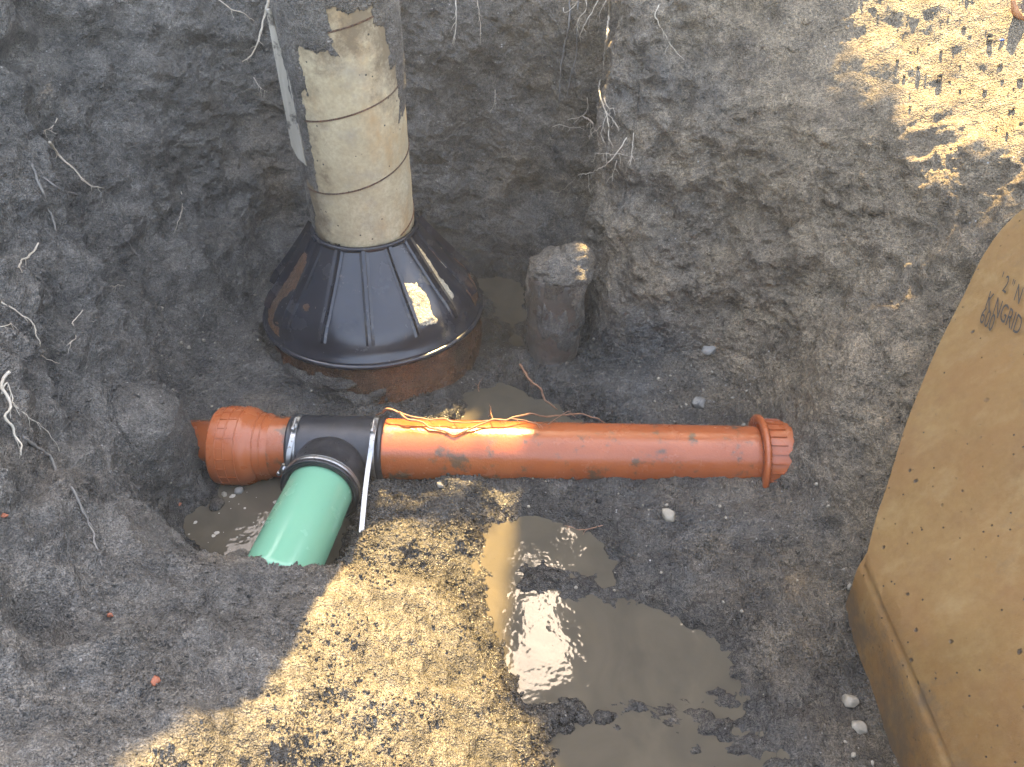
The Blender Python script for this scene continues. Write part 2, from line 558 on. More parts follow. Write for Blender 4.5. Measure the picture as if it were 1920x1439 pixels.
BASINS = {
    'left': [(-0.794, 1.237), (-0.767, 1.339), (-0.771, 1.422), (-0.758, 1.47), (-0.631, 1.53), (-0.441, 1.51), (-0.4, 1.339), (-0.425, 1.112), (-0.54, 1.135), (-0.631, 1.154), (-0.711, 1.173)],
    'back': [(-0.143, 2.433), (0.0, 2.426), (0.047, 2.362), (0.053, 2.163), (0.033, 1.972), (-0.025, 2.029), (-0.08, 2.163)],
    'mid': [(-0.233, 1.572), (-0.165, 1.659), (-0.133, 1.777), (-0.032, 1.847), (0.039, 1.789), (0.124, 1.74), (0.23, 1.717), (0.268, 1.637), (0.246, 1.551)],
    'front': [(-0.324, 1.083), (-0.246, 1.142), (-0.139, 1.196), (-0.071, 1.256), (0.13, 1.278), (0.216, 1.22), (0.267, 1.112), (0.29, 1.055), (0.361, 1.014), (0.428, 0.942), (0.421, 0.88), (0.332, 0.839), (0.241, 0.839), (0.224, 0.784), (0.263, 0.652), (0.3, 0.3), (0.06, 0.3), (0.049, 0.652), (0.005, 0.794), (-0.028, 0.923), (-0.082, 1.041), (-0.157, 1.098), (-0.237, 1.055)],
}

def poly_sd(poly, X, Y):
    """signed distance to a polygon, negative inside"""
    P = np.array(poly)
    d = np.full(X.shape, 1e9)
    inside = np.zeros(X.shape, bool)
    for (ax, ay), (bx, by) in zip(P, np.roll(P, -1, 0)):
        ex, ey = bx-ax, by-ay
        t = np.clip(((X-ax)*ex+(Y-ay)*ey)/(ex*ex+ey*ey), 0, 1)
        d = np.minimum(d, (X-ax-t*ex)**2+(Y-ay-t*ey)**2)
        c = ((ay > Y) != (by > Y)) & (X < (bx-ax)*(Y-ay)/(by-ay+1e-12)+ax)
        inside ^= c
    d = np.sqrt(d)
    return np.where(inside, -d, d)

def boxsmooth(A, n, axis, wrap=False, passes=3):
    for _ in range(passes):
        B = np.take(A, range(-n, 0), axis) if wrap else np.repeat(np.take(A, [0], axis), n, axis)
        E_ = np.take(A, range(0, n), axis) if wrap else np.repeat(np.take(A, [-1], axis), n, axis)
        Cc = np.cumsum(np.concatenate([B, A, E_], axis), axis)
        Z = np.zeros_like(np.take(Cc, [0], axis))
        Cc = np.concatenate([Z, Cc], axis)
        w = 2*n+1
        L = A.shape[axis]
        A = (np.take(Cc, range(w, w+L), axis)-np.take(Cc, range(0, L), axis))/w
    return A

def gauss(X, Y, cx, cy, sx, sy, rot=0.0):
    c, s = math.cos(rot), math.sin(rot)
    u, v = (X-cx)*c+(Y-cy)*s, -(X-cx)*s+(Y-cy)*c
    return np.exp(-0.5*((u/sx)**2+(v/sy)**2))

def build_terrain():
    ang = np.concatenate([np.arange(-180, -132, .30), np.arange(-132, -66, .19), np.arange(-66, -30, .55), np.arange(-30, 180, .27)])
    kd = [k[0] for k in KN]+[180]
    segn = [235, 150, 150, 105, 14, 16]
    NT = sum(segn)+1
    knots_r = [np.zeros(len(ang))]
    knots_z = [np.full(len(ang), .022)]
    for j in range(1, 5):
        r = [k[j][0] for k in KN]+[KN[0][j][0]]
        z = [k[j][1] for k in KN]+[KN[0][j][1]]
        knots_r.append(np.interp(ang, kd, r))
        knots_z.append(np.interp(ang, kd, z))
    knots_r += [knots_r[-1]+0.6, np.full(len(ang), 60.0)]
    knots_z += [np.full(len(ang), 1.30), np.full(len(ang), 1.30)]
    R = np.empty((len(ang), NT))
    Z = np.empty((len(ang), NT))
    i0 = 0
    for j, nseg in enumerate(segn):
        t = np.linspace(0, 1, nseg+1)[None, :]
        if j == 5:
            t = t**2.5
        R[:, i0:i0+nseg+1] = knots_r[j][:, None]*(1-t)+knots_r[j+1][:, None]*t
        Z[:, i0:i0+nseg+1] = knots_z[j][:, None]*(1-t)+knots_z[j+1][:, None]*t
        i0 += nseg
    R[:, :-16] = boxsmooth(R[:, :-16], 9, 1)
    Z[:, :-16] = boxsmooth(Z[:, :-16], 9, 1)
    R = boxsmooth(R, 5, 0, wrap=True)
    Z = boxsmooth(Z, 5, 0, wrap=True)
    R[:, 0] = 0.0005
    a = np.radians(ang)[:, None]
    X = PC[0]+R*np.cos(a)
    Y = PC[1]+R*np.sin(a)
    # wallness 0 on the floor, 1 on the walls
    low = 1-sstep(.12, .30, Z)
    NV = X.size
    P = np.stack([X, Y, Z], -1).reshape(-1, 3)
    # ---- shaping of the floor and banks
    dz = np.zeros_like(X)
    edge = (fbm(P*np.array([1, 1, 0.3]), 9, 4, 3.0)*0.035).reshape(X.shape)
    for nm, poly in BASINS.items():
        sd = poly_sd(poly, X, Y)+edge
        depth = 0.06 if nm != 'front' else 0.045
        dz -= depth*sstep(.05 if nm != 'front' else .085, -.055, sd)*low
    dz += .075*gauss(X, Y, -.27, .93, .13, .14)             # sunlit mound before the branch pipe
    dz += .085*gauss(X, Y, -.28, .70, .15, .14)
    dz += .05*gauss(X, Y, -.24, 1.19, .08, .05)             # lip under the hanging strap
    dz += .10*gauss(X, Y, -.50, 1.02, .10, .06, .15)       # heap the branch pipe runs into
    dz += .05*gauss(X, Y, -.70, 1.00, .12, .10)
    dz += .12*gauss(X, Y, -.87, 1.43, .06, .07)
    dz += .17*gauss(X, Y, .76, 1.43, .055, .12)
    dz += .02*gauss(X, Y, .05, 1.38, .45, .03)              # mud against the pipe
    dz += .018*gauss(X, Y, .42, 1.22, .16, .12)
    dz += .02*gauss(X, Y, .58, 1.05, .09, .25)
    dz -= .031*gauss(X, Y, .40, .72, .20, .17)
    dz += (.013*fbm(P*np.array([1, 2.2, 1]), 22, 3, 40.0)).reshape(X.shape)*gauss(X, Y, .36, .82, .22, .22)               # soggy corner by the slab
    rip = fbm(P*np.array([1, 1.8, 1]), 30, 3, 44.0).reshape(X.shape)
    dz += (.030+.012*rip)*gauss(X, Y, .12, 1.10, .13, .035, -.35)          # soft spits of mud that divide the front puddle
    dz += (.030+.012*rip)*gauss(X, Y, .16, .80, .12, .028, .15)
    dz += (.016+.012*rip)*gauss(X, Y, .10, .68, .04, .10)
    dz += .04*gauss(X, Y, .36, 1.74, .16, .08)
    dz += .03*gauss(X, Y, .03, 1.90, .05, .04)
    dz += .03*gauss(X, Y, -.05, 2.13, .06, .05)
    dz += .05*gauss(X, Y, -.75, 1.75, .14, .16)
    Z = Z+dz
    P = np.stack([X, Y, Z], -1)
    def normals(P):
        du = np.roll(P, -1, 0)-np.roll(P, 1, 0)
        dv = np.gradient(P, axis=1)
        n = np.cross(dv, du)
        n /= np.linalg.norm(n, axis=-1)[..., None]+1e-12
        return n
    n = normals(P).reshape(-1, 3)
    if n[:, 2].mean() < 0:
        n = -n
    P = P.reshape(-1, 3)
    wall = 1-low.ravel()
    A = np.repeat(ang[:, None], NT, 1).ravel()
    far = sstep(2.6, 4.5, np.hypot(P[:, 0], P[:, 1]-1.4))
    right = sstep(-45, -25, A)*(1-sstep(40, 62, A))*wall
    left = (sstep(120, 140, A)+1-sstep(-160, -95, A))
    front = 1-sstep(-75, -60, A)
    front *= sstep(-178, -150, A)
    calm = 1-.72*sstep(.66, .86, P[:, 2])*sstep(-20, 0, A)*(1-sstep(36, 50, A))      # smooth raked top of the right wall
    # big relief of the walls
    d = wall*(0.055*fbm(P, 2.2, 3, 1.0)+0.030*fbm(P*np.array([1, 1, .6]), 6.0, 3, 5.0))
    st = fbm(P, 11.0, 4, 2.0)
    back = sstep(60, 68, A)*(1-sstep(112, 130, A))
    d += (0.007+0.014*wall*(1-.5*back))*st
    d += front*(.016*fbm(P, 5.5, 2, 50.0)+.008*fbm(P, 15.0, 2, 52.0))
    d += wall*(0.012-.006*back)*(1-np.abs(fbm(P*np.array([1, 1, 1.4]), 8.0, 3, 12.0)))
    # clods
    w1 = worley(P+0.02*np.stack([st, st, st], -1), 13.0, 4.0)
    d += (0.022*right+0.015*(wall-right)*(1-.6*back)+0.004*low.ravel())*(0.55-w1)
    w2 = worley(P, 34.0, 8.0)
    d += (0.011*right+0.0050*(1-right))*(0.55-w2)
    d += 0.0052*fbm(P, 42.0, 3, 9.0)
    crumb = np.clip(fbm(P, 2.0, 2, 21.0)+0.45, 0, 1)
    w3 = worley(P, 85.0, 2.0)
    d += (0.0026+0.0036*front)*(0.5-w3)*(0.4+crumb)
    d += 0.0016*pn(P*150.0)
    d *= calm
    A2 = np.mod(A, 360)
    eA = 173-22*P[:, 2]+3*fbm(P, 6.0, 2, 31.0)
    d += .085*sstep(-1.5, 2.5, A2-eA)*(1-sstep(195, 228, A2))*sstep(.06, .22, P[:, 2])      # near lobe of the left bank
    def hollow(c, r, amt, sq=(1, 1, 1)):
        q = (P-np.array(c))/np.array(sq)
        return -amt*np.exp(-((q**2).sum(1)/r**2)**1.5)
    d += hollow((-.748, 2.269, .30), .085, .11, (1, 1, 1.2))
    d += hollow((-.77, .77, .37), .06, .075, (1.7, 1, .7))
    d += hollow((-1.058, 1.319, .35), .055, .07, (1, 1.2, .9))
    d += hollow((-1.046, 1.56, .329), .045, .04, (1, 1.5, .6))
    d += hollow((.40, 2.128, .70), .05, .04, (1.3, 1, .6))
    d += hollow((.30, 2.154, .48), .06, .04, (.8, 1, 1.4))
    d += hollow((.485, 1.842, .27), .05, .03, (.6, 1, 1.6))
    d -= .07*np.exp(-((A-69.5)/2.2)**2)*wall                                               # crease in the corner
    d *= 1-far
    P = P+n*d[:, None]
    # a few deliberate features: hollows and ridges
    G = P.reshape(len(ang), NT, 3)
    n2 = normals(G).reshape(-1, 3)
    if n2[:, 2].mean() < 0:
        n2 = -n2
    return ang, NT, segn, P, n2

ANG, NT, SEGN, TP, TN = build_terrain()
NA = len(ANG)
TT = np.tile(np.arange(NT), NA)
TA = np.repeat(ANG, NT)

def snap(p, off=0.0):
    """nearest point of the earth surface to p, lifted by off along its normal"""
    d = ((TP-np.asarray(p))**2).sum(1)
    i = int(d.argmin())
    return TP[i]+TN[i]*off

def ground_z(x, y):
    d = (TP[:, 0]-x)**2+(TP[:, 1]-y)**2+0.05*np.maximum(TP[:, 2]-0.4, 0)**2
    return TP[int(d.argmin()), 2]

def cut(name, keep, mat, label=None):
    """piece of the sheet whose quads satisfy keep(angle, step)"""
    ii, jj = np.meshgrid(np.arange(NA), np.arange(NT-1), indexing='ij')
    amid = ANG[ii]
    k = keep(amid, jj)
    ii, jj = ii[k], jj[k]
    i2 = (ii+1) % NA
    Q = np.stack([ii*NT+jj, ii*NT+jj+1, i2*NT+jj+1, i2*NT+jj], -1)
    u, inv = np.unique(Q, return_inverse=True)
    me = mesh_np(name, TP[u], inv.reshape(Q.shape), TN[u])
    o = link(name, me, mat)
    o['kind'] = 'structure'
    return o

n_floor = SEGN[0]
n_rim = sum(SEGN[:4])
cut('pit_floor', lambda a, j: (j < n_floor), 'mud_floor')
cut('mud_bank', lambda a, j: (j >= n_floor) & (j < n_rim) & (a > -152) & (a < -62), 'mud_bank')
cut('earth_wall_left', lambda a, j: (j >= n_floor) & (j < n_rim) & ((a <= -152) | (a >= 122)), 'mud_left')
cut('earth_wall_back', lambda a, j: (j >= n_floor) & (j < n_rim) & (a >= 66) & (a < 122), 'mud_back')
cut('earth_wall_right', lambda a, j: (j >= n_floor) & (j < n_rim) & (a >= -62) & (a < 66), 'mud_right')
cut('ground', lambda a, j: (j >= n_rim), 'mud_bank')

# ------------------------------------------------------------------ standing water
WATER = {'left': (-.86, -.36, 1.04, 1.62), 'back': (-.22, .12, 1.90, 2.52), 'mid': (-.34, .34, 1.53, 1.895), 'front': (-.36, .56, .25, 1.36)}
for nm, (x0, x1, y0, y1) in WATER.items():
    nx, ny = 24, 24
    xs, ys = np.linspace(x0, x1, nx), np.linspace(y0, y1, ny)
    V = [(x, y, 0.0) for y in ys for x in xs]
    F = [(j*nx+i, j*nx+i+1, (j+1)*nx+i+1, (j+1)*nx+i) for j in range(ny-1) for i in range(nx-1)]
    link('puddle_water', mesh_py('puddle_water', V, F), 'water')['kind'] = 'structure'

# ------------------------------------------------------------------ plastic riser with the black cone
CONE = np.array([-0.414, 1.996, 0.177])
CN = Vector((0, .03, 1)).normalized()
cone = tag(empty('manhole_cone', CONE, CN, (1, 0, 0)), 'black plastic ribbed cone at the foot of the tan riser pipe', 'manhole cone')
RB, RNECK, HC = 0.3345, 0.154, 0.265
cone.scale = (.95, .95, .95)
prof = [(.322, -.012), (RB, -.010), (RB+.002, -.004), (RB, .004), (.327, .010), (.321, .032), (.309, .058), (.294, .082),
        (.262, .118), (.226, .163), (.190, .210), (.160, .250), (RNECK, HC-.004), (.152, HC), (.146, HC), (.146, HC-.03)]
sharp(link('cone_shell', lathe('cone_shell', prof, 128), 'black_plastic', cone), 50)
link('rim_flange', lathe('rim_flange', ring(.318, RB+.010, -.016, -.002, .003), 128, True), 'black_plastic', cone)
link('neck_collar', lathe('neck_collar', ring(.140, .158, HC-.008, HC+.006, .002), 96, True), 'black_plastic', cone)
link('neck_sleeve', lathe('neck_sleeve', [(.133, HC-.02), (.136, HC), (.135, HC+.06)], 96), 'black_plastic', cone)

def cone_r(h):
    hs = [p[1] for p in prof[3:13]]
    rs = [p[0] for p in prof[3:13]]
    return np.interp(h, hs, rs)

def rib_mesh():
    V, F = [], []
    hs = np.linspace(.048, HC-.006, 12)
    for i, h in enumerate(hs):
        r0 = cone_r(h)
        ht = 0.022 if i > 0 else 0.020
        w0, w1 = .0085, .0055
        nr, nh = .80, .60
        for s, w, lift in ((-1, w0, -.004), (-1, w0*1.5, .0012), (-1, w1, .004), (-1, w1*.8, ht), (1, w1*.8, ht), (1, w1, .004), (1, w0*1.5, .0012), (1, w0, -.004)):
            V.append((r0+nr*lift, s*w, h+nh*lift))
    m = 8
    for i in range(len(hs)-1):
        for k in range(m-1):
            F.append((i*m+k, i*m+k+1, (i+1)*m+k+1, (i+1)*m+k))
    F.append(tuple(range(m)))
    F.append(tuple((len(hs)-1)*m+k for k in range(m))[::-1])
    return mesh_py('rib', V, F)
rm = rib_mesh()
for k in range(14):
    a = math.radians(-90+7+k*360/14)
    o = link('rib', rm, 'black_plastic', cone)
    sharp(o, 40)
    o.rotation_euler = (0, 0, a)

def shell_patch(name, rfun, a0, a1, h0, h1, mask, th, mat, parent, na=60, nh=60, rough=60.0):
    """crust lying on a turned surface; mask(a, h) in 0..1 gives where it sticks and how thick it is"""
    aa, hh = np.meshgrid(np.linspace(a0, a1, na), np.linspace(h0, h1, nh), indexing='ij')
    m = mask(aa, hh)
    r = np.vectorize(rfun)(hh)
    Pb = np.stack([r*np.cos(aa), r*np.sin(aa), hh], -1).reshape(-1, 3)
    nz = fbm(Pb, rough, 3, 4.0).reshape(aa.shape)
    rr = r+th*np.clip(m, 0, 1)**.6*(1+.55*nz)-(m < .02)*.004
    V = np.stack([rr*np.cos(aa), rr*np.sin(aa), hh], -1).reshape(-1, 3)
    keep = (m[:-1, :-1] > 0) | (m[1:, :-1] > 0) | (m[1:, 1:] > 0) | (m[:-1, 1:] > 0)
    i, j = np.nonzero(keep)
    Q = np.stack([i*nh+j, (i+1)*nh+j, (i+1)*nh+j+1, i*nh+j+1], -1)
    u, inv = np.unique(Q, return_inverse=True)
    return link(name, mesh_np(name, V[u], inv.reshape(Q.shape)), mat, parent)

def nz2(a, h, s, off):
    p = np.stack([np.cos(a)*.15, np.sin(a)*.15, h], -1).reshape(-1, 3)
    return fbm(p, s, 4, off).reshape(a.shape)
D2 = math.radians
# dried silt held between the ribs on the right, thin wet mud on the left
def silt(a_mid, wid, h0, h1):
    def f(a, h):
        e = 1-np.abs((a-D2(a_mid))/D2(wid))
        v = np.minimum(np.clip((h-h0)/.03, -1, 1), np.clip((h1-h)/.05, -1, 1))
        return np.minimum(e*1.6, v*1.5)-.35+.45*nz2(a, h, 26, 3.0)
    return f
CR = lambda h: float(cone_r(h))+.0005
shell_patch('silt_patch', CR, D2(-58), D2(-36), .05, .20, silt(-49.5, 8, .06, .185), .004, 'mud_silt', cone, 50, 60)
shell_patch('silt_patch', CR, D2(-36), D2(-14), .06, .26, silt(-27, 7, .08, .25), .004, 'mud_silt', cone, 50, 60)
shell_patch('silt_patch', CR, D2(-12), D2(2), .10, .26, silt(-6, 4, .14, .26), .003, 'mud_silt', cone, 40, 50)
shell_patch('mud_smear', CR, D2(-180), D2(-118), .012, .22, lambda a, h: nz2(a, h, 11, 7.0)*1.2-.15-(h-.03)*2.2+.5*(a < D2(-150)), .003, 'mud_wet', cone, 110, 70)
shell_patch('mud_smear', CR, D2(-10), D2(40), .02, .26, lambda a, h: nz2(a, h, 9, 2.0)*1.2+.1, .003, 'mud_wet', cone, 70, 70)

# chamber body the cone sits on
base = tag(empty('chamber_base', (CONE[0], CONE[1], 0)), 'mud caked brown round chamber base under the black cone', 'chamber base')
def wob(r, h, a):
    p = np.array([[math.cos(a)*r, math.sin(a)*r, h]])
    return r+.010*float(fbm(p, 9, 3, 2.0)[0])+.004*float(fbm(p, 40, 2, 6.0)[0])-.004, h
bp = [(.305, .163), (.314, .156), (.317, .13), (.319, .08), (.322, .04), (.325, .0), (.33, -.05)]
bp2 = []
for (r0, h0), (r1, h1) in zip(bp[:-1], bp[1:]):
    for t in (0, .33, .66):
        bp2.append((r0+(r1-r0)*t, h0+(h1-h0)*t))
link('body', lathe('body', bp2+[bp[-1]], 220, wob=wob), 'mud_wet', base)
shell_patch('mud_crust', lambda h: .322, D2(-175), D2(-78), -.03, .145, lambda a, h: nz2(a, h, 12, 9.0)+.35-(h-.0)*3.0+1.0*(a < D2(-140)), .018, 'mud_floor', base, 180, 50, 30.0)

RDIR = Vector((.0225, -.106, 1)).normalized()
RB0 = Vector(CONE)+CN*(HC*.95+.011)
riser = tag(empty('riser_pipe', RB0, RDIR, (1, 0, 0)), 'tall tan spiral seamed riser pipe caked with mud, rising from black cone', 'riser pipe')
RR = 0.139
def torn(r, h, a):
    if h < .012:
        x = math.degrees(a) % 360
        j = .004*math.sin(x*.31)+.004*math.sin(x*.83+1)+.003*math.sin(x*1.7)
        if 232 < x < 252 or 292 < x < 300:
            j += .012
        return r, h+max(-.008, j)
    return r, h
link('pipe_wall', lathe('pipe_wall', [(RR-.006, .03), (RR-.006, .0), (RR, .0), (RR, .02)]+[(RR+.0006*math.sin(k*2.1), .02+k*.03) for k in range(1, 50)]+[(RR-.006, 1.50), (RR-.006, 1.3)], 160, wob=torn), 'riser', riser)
PITCH = .195
for k in range(7):
    a0 = D2(-205)
    z0 = -.075+k*PITCH
    pts, pts2 = [], []
    for t in np.linspace(0, 1, 60):
        a = a0+t*D2(230)
        h = z0+PITCH*t*230/360+.002*math.sin(9*t+k)
        if h < .015:
            continue
        pts.append(((RR+.0006)*math.cos(a), (RR+.0006)*math.sin(a), h))
    if len(pts) > 3:
        link('seam', tube('seam', pts, (.0022, .0022), 6), 'mud_wet', riser)
def crust(a, h):
    # a from -200 (left back) over -90 (front) to 20 (right back)
    x = np.degrees(a)
    m = np.maximum((-146-x)/16, (h-.61)/.03)
    m = np.maximum(m, np.minimum((-127-x)/9, (h-.16)/.05))
    m = np.maximum(m, np.minimum((-118-x)/9, (h-.43)/.05))
    m = np.maximum(m, np.minimum((-84-x)/9, (h-.53)/.03))
    m = np.maximum(m, np.minimum((x+48)/9, (h-.565)/.03))
    m = np.maximum(m, np.minimum((x+32)/9, (h-.46)/.04))
    m = np.maximum(m, np.minimum((x+22)/9, (h-.34)/.06))
    m = np.clip(m, -1, 1)
    return m+.45*nz2(a, h, 12, 5.0)+.3*nz2(a, h, 45, 2.0)-.05
shell_patch('mud_crust', lambda h: RR+.0006, D2(-205), D2(25), .02, 1.45, crust, .0045, 'mud_back', riser, 230, 360, 45.0)

BL = RB0+RDIR*.235+Vector((-.120, -.085, 0))
board = tag(empty('board', tuple(BL), Vector((-.005, -.03, 1)), (.86, -.5, 0)), 'narrow weathered grey board standing beside the tan riser pipe', 'board')
bmb = bmesh.new()
bpts = [(-.010, 0), (.018, -.016), (.020, .20), (-.010, .35), (-.020, .35), (-.024, .03)]
bf = [bmb.verts.new((x, -.004, z)) for x, z in bpts]
bk = [bmb.verts.new((x, .004, z)) for x, z in bpts]
bmb.faces.new(bf)
bmb.faces.new(bk[::-1])
for k in range(6):
    bmb.faces.new((bf[k], bk[k], bk[(k+1) % 6], bf[(k+1) % 6]))
bmesh.ops.recalc_face_normals(bmb, faces=bmb.faces[:])
bmesh.ops.bevel(bmb, geom=bmb.edges[:], offset=.0012, segments=1, affect='EDGES')
bme = bpy.data.meshes.new('panel')
bmb.to_mesh(bme)
bmb.free()
link('panel', bme, 'board', board, smooth=False)
link('edge_strip', box('edge_strip', .005, .006, .24, .001, (.017, -.006, .11)), 'board', board, smooth=False)

# ------------------------------------------------------------------ orange pipe
PA, PB_ = np.array([-.762, 1.501, .055]), np.array([.645, 1.446, .066])
PD = Vector(PB_-PA)
PLEN = PD.length
PD.normalize()
main = tag(empty('orange_pipe', PA, PD, (0, 0, 1)), 'long orange plastic sewer pipe lying across the wet pit floor', 'pipe')
R0 = .080
# bell shaped socket at the left
sp = [(.081, .0), (.097, -.001), (.1005, .003), (.1025, .02), (.1035, .055), (.1035, .080), (.1020, .090), (.0955, .101), (.0890, .110), (.0872, .118), (.0862, .130), (.0835, .138), (R0+.0004, .146)]
sock = link('socket', lathe('socket', [(.081, .06)]+sp, 120), 'orange_clean', main)
sharp(sock, 24)
for h, r in ((.024, .1027), (.046, .1033), (.072, .1036), (.112, .0886), (.129, .0864)):
    link('ridge', lathe('ridge', ring(r-.003, r+.0016, h-.0016, h+.0016, .0005), 120, True), 'orange_clean', sock)
tick = box('tick', .0030, .0022, .030, .0006, (.1033, 0, .037))
tick2 = box('tick', .0030, .0022, .048, .0006, (.1037, 0, .048))
for k in range(24):
    o = link('tick', tick if k % 2 else tick2, 'orange_clean', sock, smooth=False)
    o.rotation_euler = (0, 0, k*math.pi/12+.1)
link('barrel', lathe('barrel', [(R0-.005, .12), (R0, .12)]+[(R0, h) for h in np.linspace(.14, PLEN+.02, 40)]+[(R0-.005, PLEN+.02)], 120), 'orange', main)
link('pipe_stub', lathe('pipe_stub', [(.066, .05), (.066, -.09), (.060, -.09)], 64), 'orange', main)

# coupling on the right hand end
cp = tag(empty('pipe_coupling', tuple(Vector(PA)+PD*(PLEN-.022)), PD, (0, 0, 1)), 'orange flanged coupling where the pipe runs into the earth wall', 'coupling')
link('flange', lathe('flange', ring(R0+.0005, .110, -.004, .010, .004), 120, True), 'orange_clean', cp)
link('sleeve', lathe('sleeve', ring(R0+.0005, .0955, .0105, .125, .004), 120, True), 'orange_clean', cp)
tooth = box('tooth', .006, .004, .040, .001, (.0965, 0, .034))
for k in range(26):
    o = link('tooth', tooth, 'orange_clean', cp, smooth=False)
    o.rotation_euler = (0, 0, k*2*math.pi/26)

# black rubber saddle with branch
def along(x):
    t = (x-PA[0])/(PB_[0]-PA[0])
    return PA+(PB_-PA)*t
TC = along(-.447)
BD = Vector((-.11, -.985, .10)).normalized()
tee = tag(empty('saddle_tee', TC, PD, (0, 0, 1)), 'black rubber saddle tee clamped round the orange pipe', 'pipe fitting')
L2 = .122
link('sleeve', lathe('sleeve', [(R0, -L2), (.0855, -L2), (.0872, -L2+.004), (.0872, -L2+.010), (.0856, -L2+.013), (.0852, -.08), (.0852, .08), (.0856, L2-.013), (.0872, L2-.010), (.0872, L2-.004), (.0855, L2), (R0, L2)], 120), 'rubber', tee)
br = empty('branch_frame', TC, BD, (0, 0, 1))
Mi = Matrix.LocRotScale(tee.location, tee.rotation_euler, None).inverted()
Mb = Mi @ Matrix.LocRotScale(br.location, br.rotation_euler, None)
bpy.data.objects.remove(br)
def branch_part(name, prof, mat, closed=False, seg=112):
    me = lathe(name, prof, seg, closed)
    me.transform(Mb)
    return link(name, me, mat, tee)
branch_part('branch', [(.050, .02), (.074, .048), (.086, .066), (.0895, .085), (.090, .104), (.0905, .138), (.0935, .141), (.0945, .146), (.0935, .172), (.0915, .175), (.083, .175), (.0805, .168)], 'rubber')
branch_part('branch_lip', ring(.0945-.003, .0975, .167, .175, .0015), 'rubber', True)

def hose_clamp(frame_loc, zdir, rad, screw_ang, label, tail=None, taildir=(1, 0, 0)):
    c = tag(empty('hose_clamp', frame_loc, zdir, (0, 0, 1)), label, 'clamp', 'steel clamps on the saddle tee')
    link('band', lathe('band', ring(rad-.0008, rad+.0013, -.0062, .0062, .0005), 112, True), 'steel', c)
    link('band_edge', lathe('band_edge', ring(rad+.0013, rad+.0019, -.0062, -.0048, .0002), 112, True), 'steel', c)
    h = link('screw_housing', box('screw_housing', .010, .024, .015, .002, (rad+.006, 0, 0)), 'steel', c)
    h.rotation_euler = (0, 0, screw_ang)
    sme = lathe('screw', [(.0001, -.022), (.0052, -.022), (.0056, -.021), (.0056, -.014), (.0036, -.013), (.0036, .016), (.0001, .016)], 20)
    sme.transform(Matrix.Translation((rad+.011, 0, 0)) @ Matrix.Rotation(math.pi/2, 4, 'X'))
    s = link('screw', sme, 'steel', c)
    sharp(s, 40)
    s.rotation_euler = (0, 0, screw_ang)
    if tail is not None:
        Mc = Matrix.LocRotScale(c.location, c.rotation_euler, None).inverted()
        st = strap('strap_tail', resample(tail, .006), taildir, .0115, .0012)
        st.transform(Mc)
        link('strap_tail', st, 'steel', c, smooth=False)
    return c
pL = along(-.447-L2+.022)
pR = along(-.447+L2-.022)
hose_clamp(tuple(pL), PD, .0862, .15, 'steel band clamp with short strap dipping into the puddle by the socket',
           [(pL[0], pL[1]+.02, pL[2]+.088), (pL[0]-.001, pL[1]-.045, pL[2]+.082), (pL[0]-.010, pL[1]-.085, pL[2]+.045), (pL[0]-.016, pL[1]-.097, pL[2]-.005), (pL[0]-.018, pL[1]-.100, -.012)])
hose_clamp(tuple(pR), PD, .0862, .15, 'steel band clamp with long strap hanging down to the sunlit sand',
           [(pR[0]+.002, pR[1]+.02, pR[2]+.090), (pR[0]+.001, pR[1]-.045, pR[2]+.086), (pR[0]-.004, pR[1]-.098, pR[2]+.055), (pR[0]-.006, pR[1]-.150, pR[2]+.035), (pR[0]-.006, pR[1]-.215, pR[2]+.012), (pR[0]-.005, pR[1]-.272, pR[2]-.008)])
hose_clamp(tuple(Vector(TC)+BD*.156), BD, .0950, D2(62), 'thin dark clamp round the rubber branch holding the green pipe')

gp = tag(empty('green_pipe', tuple(Vector(TC)+BD*.12), BD, (0, 0, 1)), 'mint green plastic branch pipe running into the mud heap', 'pipe')
link('barrel', lathe('barrel', [(.076, .0), (.080, .0)]+[(.080, h) for h in np.linspace(.02, .375, 12)]+[(.076, .375)], 112), 'green', gp)

# ------------------------------------------------------------------ old clay standpipe with a cap of mud
SPX, SPY = .120, 1.935
stand = tag(empty('clay_standpipe', (SPX, SPY, 0), (.03, .02, 1), (1, 0, 0)), 'short brown clay standpipe with a heap of mud on top', 'standpipe')
def wob2(r, h, a):
    p = np.array([[math.cos(a)*r, math.sin(a)*r, h]])
    return r+.004*float(fbm(p, 18, 3, 2.0)[0])*(r > .05), h
link('pipe_wall', lathe('pipe_wall', [(.066, .30), (.068, .315), (.080, .314)]+[(.081, h) for h in np.linspace(.30, -.08, 26)], 110, wob=wob2), 'clay', stand)
shell_patch('mud_crust', lambda h: .0815, 0, 2*math.pi, .02, .325, lambda a, h: nz2(a, h, 9, 33.0)+.12+(h-.20)*2.6-.5*(np.abs(a-D2(215)) < D2(28)), .010, 'mud_back', stand, 140, 60, 28.0)
cap = blob('mud_cap', .092, .090, .055, 5, .16, 4.0, 3.0)
cap.transform(Matrix.Translation((.008, .012, .318)))
link('mud_cap', cap, 'mud_back', stand)
cap2 = blob('mud_cap', .055, .05, .050, 4, .2, 4.0, 9.0)
cap2.transform(Matrix.Translation((.052, .025, .345)))
link('mud_cap', cap2, 'mud_back', stand)

